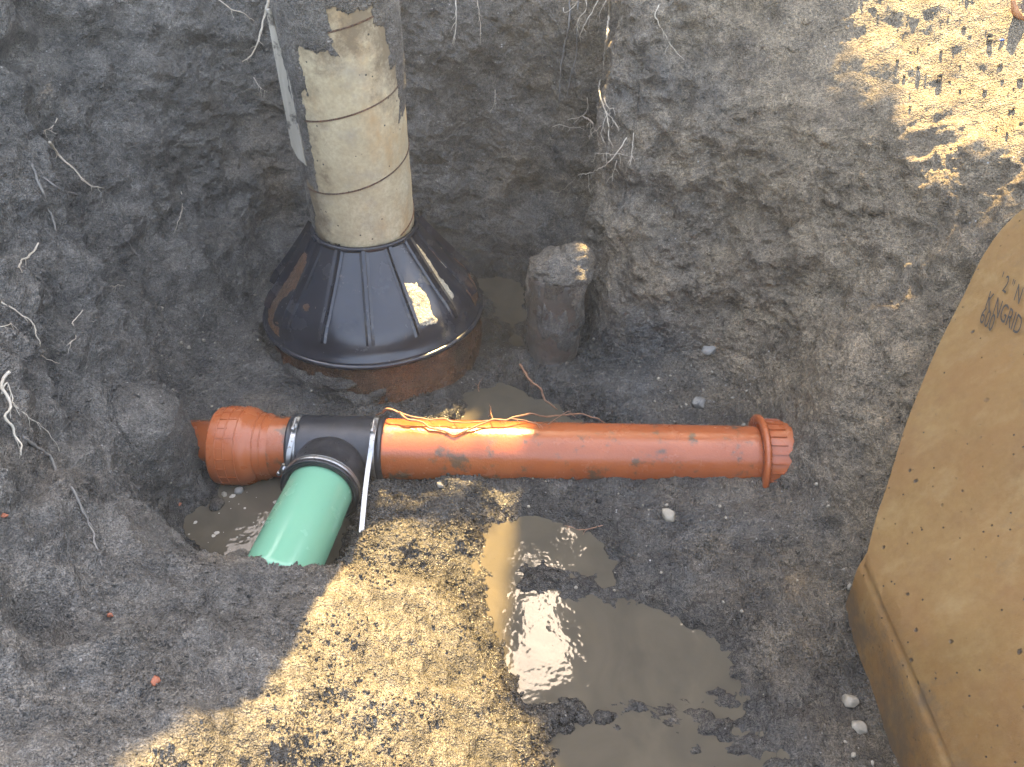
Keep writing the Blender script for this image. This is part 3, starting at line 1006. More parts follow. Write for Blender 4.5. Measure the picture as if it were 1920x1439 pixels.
# ------------------------------------------------------------------ leaning concrete piece on the right
SO = np.array([.699, 0.0, .20])
SU, SVv = np.array([0.0, 1.0, 0.0]), np.array([.580, .0, .8146])
SNn = np.array([-.8146, 0, .580])
slab = tag(empty('concrete_block', (.86, .75, .0)), 'large ochre concrete piece with curved edge leaning against the right earth wall', 'concrete')
outl = [(1.003, 0), (1.05, .036), (1.091, .07), (1.143, .12), (1.20, .172), (1.25, .22), (1.352, .335), (1.43, .44), (1.492, .522), (1.523, .59), (1.528, .66), (1.50, .75), (1.42, .85),
        (1.25, .93), (1.0, .97), (.7, .95), (.42, .87), (.2, .70), (.12, .5), (.15, .25), (.25, 0), (.45, -.002), (.60, .002), (.765, .003), (.90, .001)]
arc = resample([(u_, v_, 0) for u_, v_ in outl[:21]], .03)
outl = [(float(q[0]), float(q[1])) for q in arc]+outl[21:]
def slab_pt(u, v, w):
    return SO+SU*u+SVv*v+SNn*w
bms = bmesh.new()
cx_, cy_ = .8, .45
top = []
bot = []
for (u, v) in outl:
    top.append(bms.verts.new(slab_pt(u, v, 0)))
    if v < .01:                                             # lower edge stands on the mud, near vertical
        q = slab_pt(u, v, 0)+np.array([.012, .0, -.22])
        bot.append(bms.verts.new(q))
    else:
        bot.append(bms.verts.new(slab_pt(u-(u-cx_)*.02, v-(v-cy_)*.02, -.20)))
bms.faces.new(top)
bms.faces.new(bot[::-1])
ns = len(outl)
for k in range(ns):
    bms.faces.new((top[k], bot[k], bot[(k+1) % ns], top[(k+1) % ns]))
bmesh.ops.recalc_face_normals(bms, faces=bms.faces[:])
bmesh.ops.bevel(bms, geom=[e for e in bms.edges if e.verts[0] in top and e.verts[1] in top], offset=.014, segments=4, affect='EDGES')
bmesh.ops.triangulate(bms, faces=[f for f in bms.faces if len(f.verts) > 4])
bmesh.ops.subdivide_edges(bms, edges=[e for e in bms.edges if e.calc_length() > .05], cuts=3, use_grid_fill=True)
for v in bms.verts:
    p = np.array([v.co[:]])
    v.co = v.co+Vector(SNn)*float(.0012*fbm(p, 5, 3, 2.0)[0])
bms.normal_update()
sme = bpy.data.meshes.new('block')
bms.to_mesh(sme)
bms.free()
sme.transform(Matrix.Translation((-.86, -.75, 0)))
sharp(link('block', sme, 'concrete', slab), 55)

def lettering(name, text, p0, p1, up, height, cond=0.62):
    """flat stencilled text on the face, starting at p0 towards p1"""
    cu = bpy.data.curves.new(name, 'FONT')
    cu.body = text
    cu.size = 1.0
    cu.resolution_u = 3
    tmp = bpy.data.objects.new('tmp', cu)
    col.objects.link(tmp)
    dg = bpy.context.evaluated_depsgraph_get()
    me = bpy.data.meshes.new_from_object(tmp.evaluated_get(dg))
    bpy.data.objects.remove(tmp)
    p1 = np.array(p1, float)-np.array(p0, float)
    vv = (p0[2]-SO[2])/SVv[2]
    p0 = slab_pt(p0[1], vv, 0)
    x = p1-SNn*np.dot(p1, SNn)
    x = x/np.linalg.norm(x)
    y = np.array(up, float)
    y = y-SNn*np.dot(y, SNn)
    y = y/np.linalg.norm(y)
    me.name = name
    for v in me.vertices:
        q = np.array(p0)+x*v.co.x*height*cond*1.38+y*v.co.y*height*1.38+SNn*.0060
        v.co = Vector(q)-Vector((.86, .75, 0))
    me.materials.clear()
    return link(name, me, 'ink', slab, smooth=False)
LX = np.array([.005, -.102, .010])
LU = np.array([.52, .80, .73])*1.0
LU = np.array([.015, .027, .021])
lettering('lettering', 'K NGRID', (.980, 1.352, .583), np.array([.980, 1.352, .583])+LX, LU, .042, .50)
lettering('lettering', '600', (.966, 1.330, .563), np.array([.966, 1.330, .563])+LX, LU, .040, .55)
lettering('lettering', "' 2 \" N", (1.004, 1.372, .617), np.array([1.004, 1.372, .617])+LX, LU, .040, .50)

# ------------------------------------------------------------------ roots, stones and scraps (world coordinates on the earth surface)
ROOTS = [
    ('p', 4, 2, 4, 'thick pale root sloping out of the left earth wall', [(-1.134, 1.864, 0.725), (-1.159, 1.927, 0.67), (-1.132, 1.916, 0.64), (-1.109, 1.923, 0.593), (-1.097, 1.969, 0.553)]),
    ('p', 1.5, 0.8, 4, 'short forked pale root above the thick sloping one', [(-1.153, 1.973, 0.744), (-1.164, 1.96, 0.73), (-1.172, 1.927, 0.735)]),
    ('g', 4, 2.5, 1, 'muddy grey root running down the left earth wall', [(-1.136, 1.774, 0.708), (-1.1, 1.714, 0.674), (-1.102, 1.716, 0.615), (-1.088, 1.689, 0.584), (-1.073, 1.649, 0.565)]),
    ('g', 3, 2, 1, 'muddy grey root curving across the left wall hollow', [(-1.112, 1.757, 0.684), (-1.082, 1.756, 0.657), (-1.131, 1.892, 0.577), (-1.101, 1.948, 0.541)]),
    ('p', 3, 2, 4, 'crooked pale root stub on the left wall ledge', [(-1.091, 1.607, 0.593), (-1.092, 1.574, 0.579), (-1.088, 1.527, 0.592), (-1.06, 1.466, 0.606)]),
    ('p', 2, 1, 4, 'thin pale root at the top beside the riser pipe', [(-0.836, 2.436, 0.917), (-0.804, 2.427, 0.891), (-0.771, 2.429, 0.88), (-0.754, 2.457, 0.853)]),
    ('p', 5, 2, 8, 'long pale root hanging beside the grey board', [(-0.698, 2.482, 0.917), (-0.724, 2.473, 0.865), (-0.736, 2.46, 0.836), (-0.757, 2.439, 0.798), (-0.782, 2.428, 0.766), (-0.805, 2.411, 0.747)]),
    ('p', 1.5, 0.8, 3, 'tiny pale root left of the grey board', [(-0.774, 2.415, 0.706), (-0.762, 2.406, 0.68), (-0.742, 2.416, 0.664)]),
    ('p', 1.4, 0.8, 3, 'hair thin pale root in the middle of left wall', [(-0.972, 2.147, 0.465), (-0.971, 2.133, 0.427), (-0.969, 2.084, 0.411), (-0.979, 2.047, 0.379)]),
    ('g', 2.5, 1.5, 2, 'grey rootlet low on the left wall', [(-1.045, 1.903, 0.439), (-1.043, 1.927, 0.379), (-1.031, 1.915, 0.35)]),
    ('w', 6, 3, 8, 'knotted white root cluster sticking out of the left bank', [(-0.977, 1.2, 0.536), (-0.98, 1.183, 0.527), (-0.976, 1.158, 0.521), (-0.953, 1.127, 0.507), (-0.954, 1.11, 0.499), (-0.943, 1.105, 0.482), (-0.942, 1.096, 0.469), (-0.925, 1.073, 0.457), (-0.918, 1.048, 0.453)]),
    ('g', 4, 2, 2, 'long grey root trailing down the left bank from white cluster', [(-0.932, 1.101, 0.457), (-0.933, 1.136, 0.371), (-0.907, 1.107, 0.349), (-0.836, 1.034, 0.384), (-0.818, 1.009, 0.36), (-0.803, 0.994, 0.328), (-0.783, 0.961, 0.316), (-0.755, 0.914, 0.308)]),
    ('w', 2, 1, 4, 'slim white root branching from the knotted cluster', [(-0.956, 1.142, 0.495), (-0.946, 1.157, 0.457), (-0.947, 1.181, 0.4), (-0.942, 1.182, 0.364), (-0.937, 1.174, 0.347)]),
    ('w', 3, 2, 5, 'short white spur above the knotted root cluster', [(-0.971, 1.145, 0.521), (-0.977, 1.179, 0.525), (-0.967, 1.168, 0.51), (-0.951, 1.128, 0.501)]),
    ('p', 1.8, 1, 3, 'wavy pale root crossing the left bank ridge', [(-1.035, 1.344, 0.602), (-1.026, 1.355, 0.577), (-1.008, 1.362, 0.544), (-1.002, 1.348, 0.496), (-1.013, 1.358, 0.451), (-1.005, 1.392, 0.411)]),
    ('p', 1.6, 1, 3, 'bent pale root beside a crack in left bank', [(-1.023, 1.568, 0.433), (-1.013, 1.498, 0.441), (-0.993, 1.459, 0.439), (-0.989, 1.411, 0.443)]),
    ('p', 1.3, 0.8, 3, 'fine pale root under the left wall overhang', [(-0.99, 1.655, 0.449), (-1.04, 1.8, 0.353), (-1.008, 1.824, 0.321)]),
    ('p', 1.6, 1, 3, 'short pale root end at the left bank top', [(-1.022, 1.291, 0.577), (-1.019, 1.307, 0.572), (-1.029, 1.334, 0.56)]),
    ('w', 3.5, 3, 10, 'smooth whitish root dangling free on the back wall', [(-0.173, 2.594, 0.895), (-0.172, 2.569, 0.839), (-0.172, 2.568, 0.802), (-0.187, 2.557, 0.756)]),
    ('p', 1.8, 0.8, 6, 'thin forked root next to the smooth whitish root', [(-0.108, 2.612, 0.888), (-0.103, 2.586, 0.843), (-0.098, 2.575, 0.801), (-0.103, 2.566, 0.755)]),
    ('p', 1.3, 0.7, 4, 'tiny lone root on the bare back wall', [(-0.054, 2.596, 0.607), (-0.055, 2.586, 0.574), (-0.071, 2.584, 0.537)]),
    ('p', 4.5, 1.5, 14, 'main pale root hanging down the wall corner', [(0.285, 2.343, 0.953), (0.296, 2.465, 0.862), (0.272, 2.25, 0.86), (0.285, 2.476, 0.737), (0.278, 2.468, 0.682), (0.253, 2.179, 0.731), (0.261, 2.149, 0.701), (0.27, 2.107, 0.681), (0.266, 2.112, 0.654), (0.275, 2.09, 0.62)]),
    ('g', 4, 2, 6, 'muddy root flat against the wall corner crease', [(0.171, 2.534, 0.909), (0.174, 2.492, 0.841), (0.162, 2.521, 0.766), (0.157, 2.522, 0.692), (0.157, 2.542, 0.577)]),
    ('g', 3, 2, 6, 'second muddy root beside the wall corner crease', [(0.197, 2.535, 0.907), (0.193, 2.506, 0.88), (0.195, 2.495, 0.81), (0.197, 2.508, 0.753), (0.186, 2.508, 0.68), (0.175, 2.519, 0.603)]),
    ('p', 2.5, 1, 16, 'yellowish root strand in the hanging corner bundle', [(0.259, 2.494, 0.916), (0.234, 2.479, 0.861), (0.209, 2.479, 0.823), (0.211, 2.499, 0.778)]),
    ('p', 2.2, 1, 14, 'kinked strand of the hanging corner bundle', [(0.222, 2.513, 0.912), (0.218, 2.494, 0.875), (0.199, 2.484, 0.855), (0.198, 2.491, 0.82)]),
    ('p', 2, 0.8, 14, 'short side strand of the hanging corner bundle', [(0.276, 2.488, 0.903), (0.262, 2.484, 0.877), (0.251, 2.481, 0.856)]),
    ('p', 1.6, 0.8, 14, 'curled rootlet left of the corner bundle', [(0.155, 2.513, 0.87), (0.166, 2.501, 0.859), (0.182, 2.498, 0.873), (0.196, 2.521, 0.889)]),
    ('p', 1.8, 1, 10, 'forked rootlet reaching left from wall corner', [(0.233, 2.471, 0.631), (0.238, 2.477, 0.6), (0.23, 2.495, 0.569), (0.182, 2.518, 0.544)]),
    ('p', 1.8, 1.4, 10, 'zigzag rootlet under the forked one', [(0.23, 2.495, 0.569), (0.238, 2.206, 0.64), (0.236, 2.205, 0.628), (0.248, 2.487, 0.486)]),
    ('p', 1.4, 1, 10, 'rootlet joining zigzag root to main root', [(0.256, 2.133, 0.665), (0.238, 2.184, 0.628)]),
    ('p', 1.4, 1, 8, 'wavy horizontal rootlet across the corner crease', [(0.134, 2.556, 0.503), (0.161, 2.525, 0.517), (0.186, 2.514, 0.514), (0.23, 2.505, 0.525)]),
    ('p', 1.8, 0.8, 6, 'long thin rootlet slanting across the lower corner', [(0.313, 2.081, 0.648), (0.285, 2.067, 0.612), (0.266, 2.091, 0.573), (0.234, 2.203, 0.491), (0.224, 2.48, 0.373), (0.197, 2.484, 0.337), (0.166, 2.535, 0.28), (0.13, 2.549, 0.28)]),
    ('p', 1.3, 0.8, 6, 'rootlet forking upward from the slanting one', [(0.245, 2.162, 0.572), (0.263, 2.47, 0.418), (0.229, 2.479, 0.378)]),
    ('p', 1.2, 0.8, 6, 'straight level rootlet crossing the slanting one', [(0.243, 2.156, 0.578), (0.277, 2.076, 0.607), (0.313, 2.047, 0.616)]),
    ('p', 1.3, 0.7, 6, 'hooked rootlet below the slanting one', [(0.232, 2.203, 0.488), (0.241, 2.21, 0.435), (0.246, 2.169, 0.475)]),
    ('p', 2, 0.8, 5, 'lone wavy root high on the right wall shoulder', [(0.37, 2.14, 0.969), (0.364, 2.125, 0.951), (0.385, 2.135, 0.912), (0.415, 2.14, 0.865), (0.446, 2.122, 0.841)]),
    ('p', 1.6, 0.8, 12, 'side twig of the main corner root', [(0.256, 2.166, 0.724), (0.266, 2.147, 0.713), (0.287, 2.107, 0.724)]),
    ('p', 1.3, 0.8, 4, 'short rootlet pointing down beside the corner', [(0.289, 2.058, 0.596), (0.286, 2.072, 0.566), (0.28, 2.084, 0.537)]),
    ('p', 1.3, 0.8, 4, 'faint rootlet pointing down on the right wall', [(0.328, 2.077, 0.671), (0.322, 2.039, 0.607), (0.313, 2.059, 0.548)]),
    ('p', 1.4, 0.7, 10, 'tassel of fine roots under main corner root', [(0.261, 2.149, 0.701), (0.277, 2.108, 0.695), (0.282, 2.105, 0.682)]),
    ('p', 1.4, 0.7, 10, 'second tassel of fine roots under main corner root', [(0.265, 2.14, 0.695), (0.255, 2.131, 0.653), (0.264, 2.114, 0.633)]),
    ('b', 5, 2.5, 4, 'thick reddish root lying beside the clay standpipe', [(0.027, 1.856, 0.049), (0.051, 1.81, 0.031), (0.081, 1.776, 0.022), (0.095, 1.76, 0.002), (0.131, 1.706, -0.004)]),
    ('b', 1.4, 0.8, 3, 'thin dark root on the mud by the front puddle', [(0.219, 1.26, 0.022), (0.17, 1.264, -0.001), (0.116, 1.281, -0.004), (0.079, 1.266, -0.01)]),
    ('b', 1.5, 0.8, 4, 'fine root climbing the chamber base', [(-0.347, 1.721, 0.054), (-0.362, 1.77, 0.055), (-0.385, 1.802, 0.059)]),
    ('b', 1.6, 0.8, 4, 'small brown root between chamber base and puddle', [(-0.095, 1.78, -0.013), (-0.099, 1.807, 0.008), (-0.087, 1.824, 0.02)]),
]
PIPE_ROOTS = [
    ('thin brown root draped in a V over the orange pipe', 3.2, 1.8, [(-0.359, 1.568, 0.1), (-0.319, 1.519, 0.165), (-0.287, 1.509, 0.165), (-0.271, 1.492, 0.158), (-0.232, 1.489, 0.152), (-0.205, 1.471, 0.146), (-0.17, 1.462, 0.142), (-0.144, 1.451, 0.136), (-0.127, 1.458, 0.14), (-0.078, 1.477, 0.15), (-0.048, 1.488, 0.156), (-0.02, 1.488, 0.156), (0.016, 1.503, 0.156), (0.052, 1.52, 0.15), (0.081, 1.532, 0.13), (0.137, 1.571, 0.1), (0.184, 1.598, 0.08), (0.232, 1.606, 0.055), (0.264, 1.621, 0.02)]),
    ('thin brown root lying along the top of the orange pipe', 2.4, 1.6, [(-0.287, 1.508, 0.166), (-0.267, 1.501, 0.161), (-0.243, 1.497, 0.156), (-0.206, 1.491, 0.154), (-0.171, 1.494, 0.155), (-0.149, 1.485, 0.152), (-0.098, 1.485, 0.152), (-0.048, 1.487, 0.157)]),
    ('brown rootlet splitting off behind the orange pipe', 1.6, 1.0, [(-0.005, 1.492, 0.158), (0.036, 1.487, 0.154), (0.072, 1.475, 0.152)]),
    ('crossing brown rootlet behind the orange pipe', 1.4, 0.9, [(0.09, 1.473, 0.155), (0.115, 1.535, 0.12), (0.154, 1.611, 0.08)]),
    ('fine brown root standing up from the pipe roots', 1.3, 0.8, [(-0.048, 1.487, 0.157), (-0.053, 1.522, 0.15), (-0.06, 1.605, 0.11)]),
]
STONES = [
    ('pale rounded stone on the mud before the orange pipe', 'stone_pale', 0.021, (0.372, 1.26, 0.058)),
    ('grey stone on the mud behind the orange pipe', 'stone_grey', 0.022, (0.515, 1.658, 0.066)),
    ('pale grey stone beside the concrete piece', 'stone_pale', 0.02, (0.663, 0.806, 0.025)),
    ('yellow brown stone touching the concrete piece', 'stone_pale', 0.017, (0.663, 0.755, 0.021)),
    ('small grey stone half sunk under the orange pipe edge', 'stone_grey', 0.013, (-0.176, 1.371, 0.044)),
    ('dark clod in the puddle by the socket', 'clod', 0.02, (-0.742, 1.345, -0.022)),
    ('flat grey clod in the puddle by the socket', 'stone_grey', 0.012, (-0.698, 1.39, -0.031)),
    ('small tan pebble in the puddle by the socket', 'stone_pale', 0.009, (-0.731, 1.377, -0.025)),
    ('orange brown pebble at the edge of the front puddle', 'brick', 0.01, (0.437, 0.93, -0.01)),
    ('red brick chip on the left mud bank', 'brick', 0.0085, (-0.552, 0.657, 0.356)),
    ('small red brick chip beside a long grey root', 'brick', 0.006, (-0.714, 0.829, 0.28)),
    ('red brick chip at the foot of the left bank', 'brick', 0.007, (-0.884, 0.919, 0.439)),
    ('tiny red brick chip near the left puddle', 'brick', 0.005, (-0.821, 1.324, 0.024)),
    ('rounded mud coated lump in the right wall shoulder', 'clod2', 0.014, (0.734, 2.1, 0.944)),
    ('rounded mud coated stone high in the right wall', 'clod2', 0.02, (0.588, 1.998, 0.745)),
    ('knobbly clod above the concrete piece', 'clod2', 0.028, (0.892, 1.779, 0.601)),
    ('paired clods above the concrete piece', 'clod2', 0.022, (0.803, 1.824, 0.597)),
    ('small pale pebble at the orange coupling', 'stone_pale', 0.008, (0.622, 1.57, 0.063)),
    ('dark stone lying on the right pit floor', 'stone_grey', 0.018, (0.554, 1.783, 0.161)),
]
LEAF_AT = (1.162, 1.961, 0.991)
SCRAP_AT = (1.138, 1.925, 0.947)
CORNER_LIT = [(0.161, 2.539, 0.913), (0.28, 2.272, 0.976), (0.283, 2.466, 0.821), (0.229, 2.486, 0.723), (0.173, 2.519, 0.754)]
FRONT_LIT = [(-0.355, 1.149, 0.077), (-0.335, 1.214, 0.062), (-0.267, 1.192, 0.101), (-0.089, 1.252, 0.021), (-0.004, 1.264, -0.016), (-0.015, 1.136, -0.011), (-0.028, 0.974, -0.002), (-0.01, 0.818, 0.038), (0.069, 0.689, 0.004), (0.15, 0.25, 0.0), (-0.46, 0.2, 0.45), (-0.491, 0.465, 0.431), (-0.493, 0.527, 0.411), (-0.442, 0.56, 0.379), (-0.423, 0.606, 0.349), (-0.407, 0.679, 0.332), (-0.401, 0.778, 0.294), (-0.412, 0.921, 0.204), (-0.36, 0.969, 0.189), (-0.36, 1.064, 0.117)]

M['root_white'] = plain('root_white', (0.36, 0.32, 0.25), (0.52, 0.47, 0.38), 0.7, 60, 0.001, 200)
RM = {'p': 'root_pale', 'g': 'root_grey', 'w': 'root_white', 'b': 'root_brown'}

def wiggle(P, amp, seed):
    P = np.asarray(P, float)
    k = np.arange(len(P))[:, None]*0.37+seed*13.7
    w = np.hstack([pn(np.hstack([k, k*0+3.1, k*0+9.2]))[:, None], pn(np.hstack([k, k*0+7.7, k*0+1.2]))[:, None], pn(np.hstack([k, k*0+5.5, k*0+4.4]))[:, None]])
    e = np.minimum(np.arange(len(P)), np.arange(len(P))[::-1])[:, None]
    return P+w*amp*np.clip(e/3, 0, 1)

def root_thing(label, mat, P, r0, r1, seed, hairs=3):
    t = tag(empty('root', tuple(P[0])), label, 'root', 'roots in the pit walls and floor')
    n = len(P)
    rad = np.linspace(r0, r1, n)*(1+0.22*np.sin(np.arange(n)*1.3+seed)*np.cos(np.arange(n)*.7))
    rad[-2:] *= 0.6
    link('stem', tube('stem', np.asarray(P)-P[0], rad, 7), mat, t)
    g = random.Random(seed)
    for k in range(hairs):
        i = g.randrange(n//4, n-1)
        d = np.asarray(P[min(i+2, n-1)])-np.asarray(P[max(i-2, 0)])
        d = d/(np.linalg.norm(d)+1e-9)
        side = np.array([g.uniform(-1, 1), g.uniform(-.7, .1), g.uniform(-1, .3)])
        L = g.uniform(.012, .035)
        Q = [P[i]]
        v = d*.5+side*.8
        for s in range(6):
            v = v+np.array([g.uniform(-.5, .5), g.uniform(-.4, .2), g.uniform(-.6, .2)])
            v /= np.linalg.norm(v)
            Q.append(Q[-1]+v*L/6)
        link('rootlet', tube('rootlet', np.array(Q)-P[0], (max(.0007, r1*.7), .0004), 5), mat, t)
    return t

for k, (m, r0, r1, lift, lab, pts) in enumerate(ROOTS):
    P = [snap(p, lift*.001+r0*.0005) for p in pts]
    P = wiggle(resample(P, .007), .0035, k)
    f_ = .6 if m == 'w' else .85
    root_thing(lab, RM[m], P, r0*.001*f_, r1*.001*f_, k, 4 if m in 'pw' else 2)
for k, (lab, r0, r1, pts) in enumerate(PIPE_ROOTS):
    P = wiggle(resample(pts, .007), .0025, k+90)
    # keep the strand outside the pipe wall
    for i in range(len(P)):
        ax = along(P[i][0])
        v = P[i]-ax
        v[0] = 0
        dd = np.linalg.norm(v)
        if -.33 < P[i][0] < .62 and dd < .0815+r0*.001:
            P[i] = P[i]+v/dd*(.0815+r0*.001-dd)
    root_thing(lab, 'root_brown', P, r0*.001, r1*.001, k+90, 3)

for k, (lab, m, r, p) in enumerate(STONES):
    g = random.Random(k+5)
    mt = {'clod': 'mud_floor', 'clod2': 'mud_right'}.get(m, m)
    cat = 'clod' if 'clod' in lab else ('brick chip' if 'brick' in lab else 'stone')
    me = blob(cat.replace(' ', '_'), r*g.uniform(.85, 1.15), r*g.uniform(.75, 1.0), r*g.uniform(.55, .8), 3, .22 if 'brick' not in lab else .35, 2.6, k*3.3, 0 if 'clod' in lab else 12)
    o = link(cat.replace(' ', '_'), me, mt)
    q = snap(p, r*.22)
    if 'puddle by' in lab:
        q[2] = r*.12
    o.location = q
    o.rotation_euler = (g.uniform(-.3, .3), g.uniform(-.3, .3), g.uniform(0, 6))
    tag(o, lab, cat, 'loose stones and clods in the pit')

def curled_leaf():
    V, F = [], []
    nu, nv = 9, 5
    for i in range(nu):
        t = i/(nu-1)
        w = .013*math.sin(math.pi*min(1, t*1.02+.02))**.7+.0006
        for j in range(nv):
            s = -1+2*j/(nv-1)
            V.append((t*.062-.031, s*w, .010*s*s*1.1+.012*(t-.45)**2*4+.001*math.sin(9*t+3*s)))
    for i in range(nu-1):
        for j in range(nv-1):
            F.append((i*nv+j, i*nv+j+1, (i+1)*nv+j+1, (i+1)*nv+j))
    return mesh_py('dry_leaf', V, F)
lf = link('dry_leaf', curled_leaf(), 'leaf_dry')
sol = lf.modifiers.new('thick', 'SOLIDIFY')
sol.thickness = .0008
lf.location = snap(LEAF_AT, .006)
lf.rotation_euler = (.3, -.7, 2.6)
tag(lf, 'curled dry brown leaf on the sunlit upper right wall', 'leaf')
M['blue_plastic'] = plain('blue_plastic', (.03, .10, .42), (.05, .16, .55), .4, 60, 0)
sc = link('plastic_scrap', blob('plastic_scrap', .006, .003, .002, 2, .3, 3.0, 4.0), 'blue_plastic')
sc.location = snap(SCRAP_AT, .002)
tag(sc, 'tiny blue plastic scrap on the sunlit upper right wall', 'scrap')

# ------------------------------------------------------------------ crumbs of mud and pale grit lying on the surfaces (stuff)
def crumb_mesh(name, sel, count, smin, smax, mat, seed, sink=.15, power=2.5):
    g = np.random.default_rng(seed)
    idx = np.nonzero(sel)[0]
    # clumped choice
    cl = np.clip(fbm(TP[idx], 7.0, 3, seed*1.7)+.35, 0.02, None)**1.6
    idx = g.choice(idx, count, p=cl/cl.sum())
    bm = bmesh.new()
    bmesh.ops.create_icosphere(bm, subdivisions=1, radius=1.0)
    bm.verts.ensure_lookup_table()
    B = np.array([v.co[:] for v in bm.verts])
    Fi = np.array([[v.index for v in f.verts] for f in bm.faces])
    bm.free()
    s = smin+(smax-smin)*g.random(count)**power
    A = g.normal(size=(count, 3, 3))
    Qm, _ = np.linalg.qr(A)
    sc3 = g.uniform(.65, 1.25, (count, 1, 3))
    jit = g.uniform(.72, 1.28, (count, len(B), 1))
    V = np.einsum('nvk,nkj->nvj', B[None]*sc3*jit, Qm)*s[:, None, None]
    pos = TP[idx]+TN[idx]*(s*(1-sink*2))[:, None]*.7+g.normal(size=(count, 3))*.002
    V = (V+pos[:, None, :]).reshape(-1, 3)
    Fq = (Fi[None]+np.arange(count)[:, None, None]*len(B)).reshape(-1, 3)
    o = link(name, mesh_np(name, V, Fq), mat, smooth=False)
    o['kind'] = 'stuff'
    return o
rr_ = np.hypot(TP[:, 0], TP[:, 1]-1.3) < 1.6
above = TP[:, 2] > .004
bank = (TA > -152) & (TA < -62) & rr_ & above & (TP[:, 1] > .3)
floor_ = (TT < n_floor+25) & (TT > 8) & rr_ & above & ~bank
leftw = ((TA <= -152) | (TA >= 122)) & rr_ & (TT >= n_floor) & (TP[:, 2] < .9)
rightw = (TA > -45) & (TA < 66) & (TT > n_floor+20) & rr_ & (TP[:, 2] < 1.1)
tag(crumb_mesh('mud_crumbs', bank, 15000, .0011, .0048, 'mud_bank', 1, .42, 3.2), 'loose crumbs of earth over the sunlit and shaded bank', 'crumbs')
tag(crumb_mesh('mud_crumbs', floor_, 6500, .0012, .006, 'mud_floor', 2, .35, 3.2), 'dark crumbs of wet mud over the pit floor', 'crumbs')
tag(crumb_mesh('mud_crumbs', leftw, 4000, .0013, .007, 'mud_left', 3, .35, 3.2), 'grey crumbs of earth clinging to the left wall', 'crumbs')
tag(crumb_mesh('mud_crumbs', rightw, 4500, .0014, .0062, 'mud_right', 4, .4, 3.0), 'brown crumbs of earth clinging to the right wall', 'crumbs')
grit = floor_ & (((TP[:, 1] > 1.55) & (TP[:, 0] > .1)) | ((TP[:, 0] < -.55) & (TP[:, 1] > 1.4)) | ((TP[:, 1] < 1.42) & (TP[:, 0] > .0)))
tag(crumb_mesh('pale_grit', grit | (leftw & (TP[:, 2] < .25) & (TP[:, 1] > 1.3)), 420, .0014, .0058, 'stone_pale', 6, power=3.5), 'pale grit sprinkled over the dark wet mud', 'grit')

# scum and bubbles floating by the socket
g = np.random.default_rng(5)
V, F = [], []
for k in range(60):
    x, y = g.uniform(-.78, -.50), g.uniform(1.14, 1.40)
    r = .0012+.0055*g.random()**3
    n0 = len(V)
    for j in range(8):
        a = j*math.pi/4
        rr = r*g.uniform(.7, 1.25)
        V.append((x+rr*math.cos(a), y+rr*math.sin(a), .0004))
    V.append((x, y, .0010))
    for j in range(8):
        F.append((n0+j, n0+(j+1) % 8, n0+8))
tag(link('water_scum', mesh_py('water_scum', V, F), 'foam'), 'flecks of pale scum floating on the left puddle', 'scum', kind='stuff')

# ------------------------------------------------------------------ unseen tree behind the pit: crown placed to shade it, gaps shaped for sun patches
E1 = np.cross([0, 0, 1.0], SUNV)
E1 /= np.linalg.norm(E1)
E2 = np.cross(SUNV, E1)
def sunplane(p):
    p = np.atleast_2d(np.asarray(p, float))
    return p @ E1, p @ E2
WALL_LIT = [tuple(a_*E1+b_*E2+SUNV) for a_, b_ in [(-.55, -1.40), (-.57, -1.215), (-.66, -1.16), (-.72, -1.115), (-.78, -1.075), (-.85, -1.03), (-.92, -.99), (-1.0, -.95), (-1.15, -.90), (-1.4, -.90), (-1.4, -1.40)]]
GAPS = [FRONT_LIT, WALL_LIT, CORNER_LIT,
        [(-.36, 1.55, .15), (-.20, 1.55, .15), (-.02, 1.53, .15), (.035, 1.52, .15), (.020, 1.395, .105), (-.1, 1.405, .098), (-.36, 1.42, .098)],
        [(-.285, 1.96, .48), (-.20, 1.98, .46), (-.09, 1.90, .28), (-.085, 1.86, .24), (-.140, 1.77, .215), (-.235, 1.73, .215), (-.285, 1.78, .345)]]
tree = tag(empty('shade_tree', (-.6, 6.2, 1.28)), 'unseen leafy tree behind the pit, crown gaps shaped to place the sun patches', 'tree')
g = np.random.default_rng(21)
NL = 56000
CD = 5.2
cen = np.array([.05, 1.35, .45])
ca, cb = sunplane(cen)
u = g.normal(size=(NL, 3))
u /= np.linalg.norm(u, axis=1)[:, None]
u *= g.random((NL, 1))**(1/3)
la = ca+u[:, 0]*2.8
lb = cb+u[:, 1]*2.5-.15
lc = CD+u[:, 2]*1.25
keep = np.ones(NL, bool)
for poly in GAPS:
    pa, pb = sunplane(poly)
    sd = poly_sd(list(zip(pa, pb)), la, lb)
    keep &= sd > (.045 if poly is WALL_LIT else .028)
la, lb, lc = la[keep], lb[keep], lc[keep]
nl = len(la)
ctr = la[:, None]*E1+lb[:, None]*E2+(lc+cen @ SUNV)[:, None]*SUNV
A = g.normal(size=(nl, 3))
A /= np.linalg.norm(A, axis=1)[:, None]
A[:, :] = A*.75+SUNV*.6
A /= np.linalg.norm(A, axis=1)[:, None]
Bx = np.cross(A, g.normal(size=(nl, 3)))
Bx /= np.linalg.norm(Bx, axis=1)[:, None]
By = np.cross(A, Bx)
ls = g.uniform(.040, .062, (nl, 1))
tpl = [(-1, 0, 0), (-.35, -.55, .08), (.35, -.5, .08), (1, 0, -.1), (.35, .5, .08), (-.35, .55, .08)]
V = np.stack([ctr+ls*(Bx*x+By*y+A*z) for x, y, z in tpl], 1).reshape(-1, 3)
F6 = np.arange(nl*6).reshape(-1, 6)
crown = link('crown', mesh_np('crown', V-np.array([-.6, 6.2, 1.28]), F6), 'leaf', tree, smooth=False)
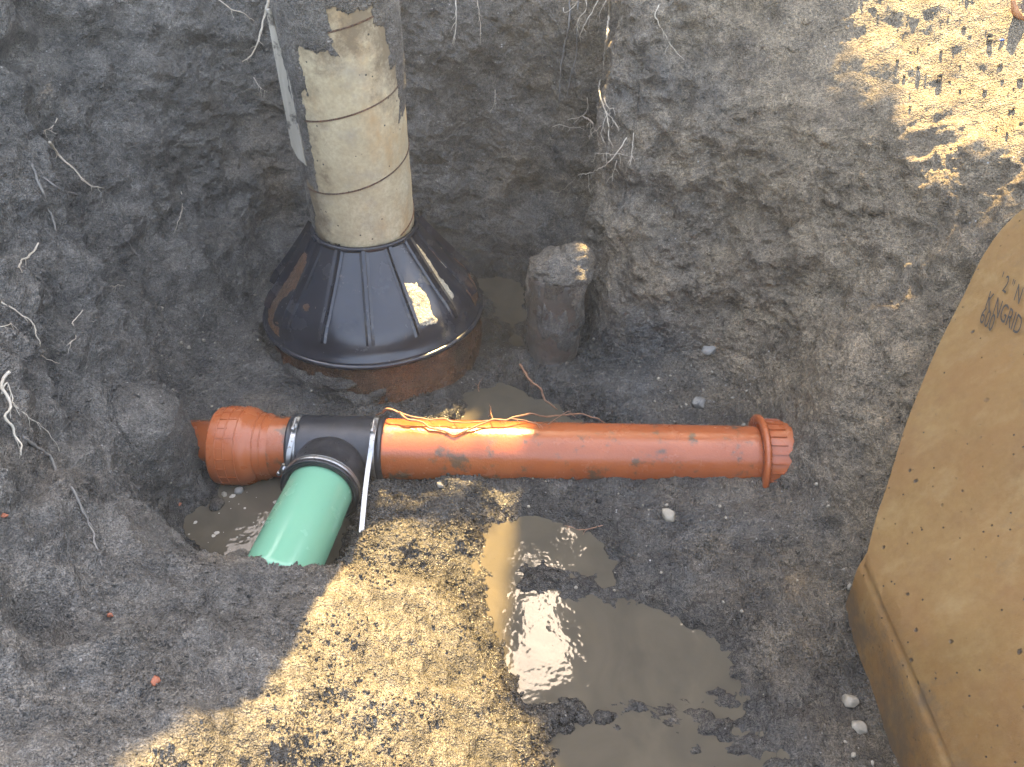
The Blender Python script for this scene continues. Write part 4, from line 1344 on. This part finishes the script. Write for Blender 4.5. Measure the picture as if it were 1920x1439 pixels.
cc = ctr.mean(0)-np.array([-.6, 6.2, 1.28])
TRK = resample([(0, 0, -.1), (.02, -.05, 1.2), (.08, -.2, 2.4), (cc[0]*.5, cc[1]*.5, cc[2]*.8), (cc[0]*.9, cc[1]*.9, cc[2]*1.15)], .15)
qa, qb = sunplane(TRK+np.array([-.6, 6.2, 1.28]))
clr = np.min([poly_sd(list(zip(*sunplane(poly))), qa, qb) for poly in GAPS], 0)
nk = int(np.argmax(clr < .3)) if (clr < .3).any() else len(TRK)
link('trunk', tube('trunk', TRK[:max(nk, 8)], (.19, .06), 14), 'bark', tree)
for k in range(9):
    a = k*2.4
    e = cc+1.6*(E1*math.cos(a)+E2*math.sin(a))+np.array([0, .3, 0])
    ea, eb = sunplane(e+np.array([-.6, 6.2, 1.28]))
    LP = resample([(.08, -.2, 2.2), (cc[0]*.35+e[0]*.2, cc[1]*.35+e[1]*.2+.5, cc[2]*.9), (e[0]*.75, e[1]*.75+.5, e[2]*.95+.3), tuple(e)], .15)
    qa, qb = sunplane(LP+np.array([-.6, 6.2, 1.28]))
    if min(poly_sd(list(zip(*sunplane(poly))), qa, qb).min() for poly in GAPS) < .09:
        continue
    link('limb', tube('limb', resample([(.08, -.2, 2.2), (cc[0]*.35+e[0]*.2, cc[1]*.35+e[1]*.2+.5, cc[2]*.9), (e[0]*.75, e[1]*.75+.5, e[2]*.95+.3), tuple(e)], .15), (.07, .015), 8), 'bark', tree)

# ------------------------------------------------------------------ thin scattering volume added for the milky veil of lens glare
hz = bpy.data.materials.new('glare_haze')
hz.use_nodes = True
hz.node_tree.nodes.remove(hz.node_tree.nodes['Principled BSDF'])
pv = hz.node_tree.nodes.new('ShaderNodeVolumePrincipled')
pv.inputs['Color'].default_value = (0.97, 0.95, 0.90, 1)
pv.inputs['Density'].default_value = 0.008
pv.inputs['Anisotropy'].default_value = 0.2
hz.node_tree.links.new(pv.outputs[0], hz.node_tree.nodes['Material Output'].inputs['Volume'])
ho = link('glare_haze', box('glare_haze', 150, 150, 10.0, 0, (0, 0, 4.2)), hz, smooth=False)
ho['kind'] = 'stuff'
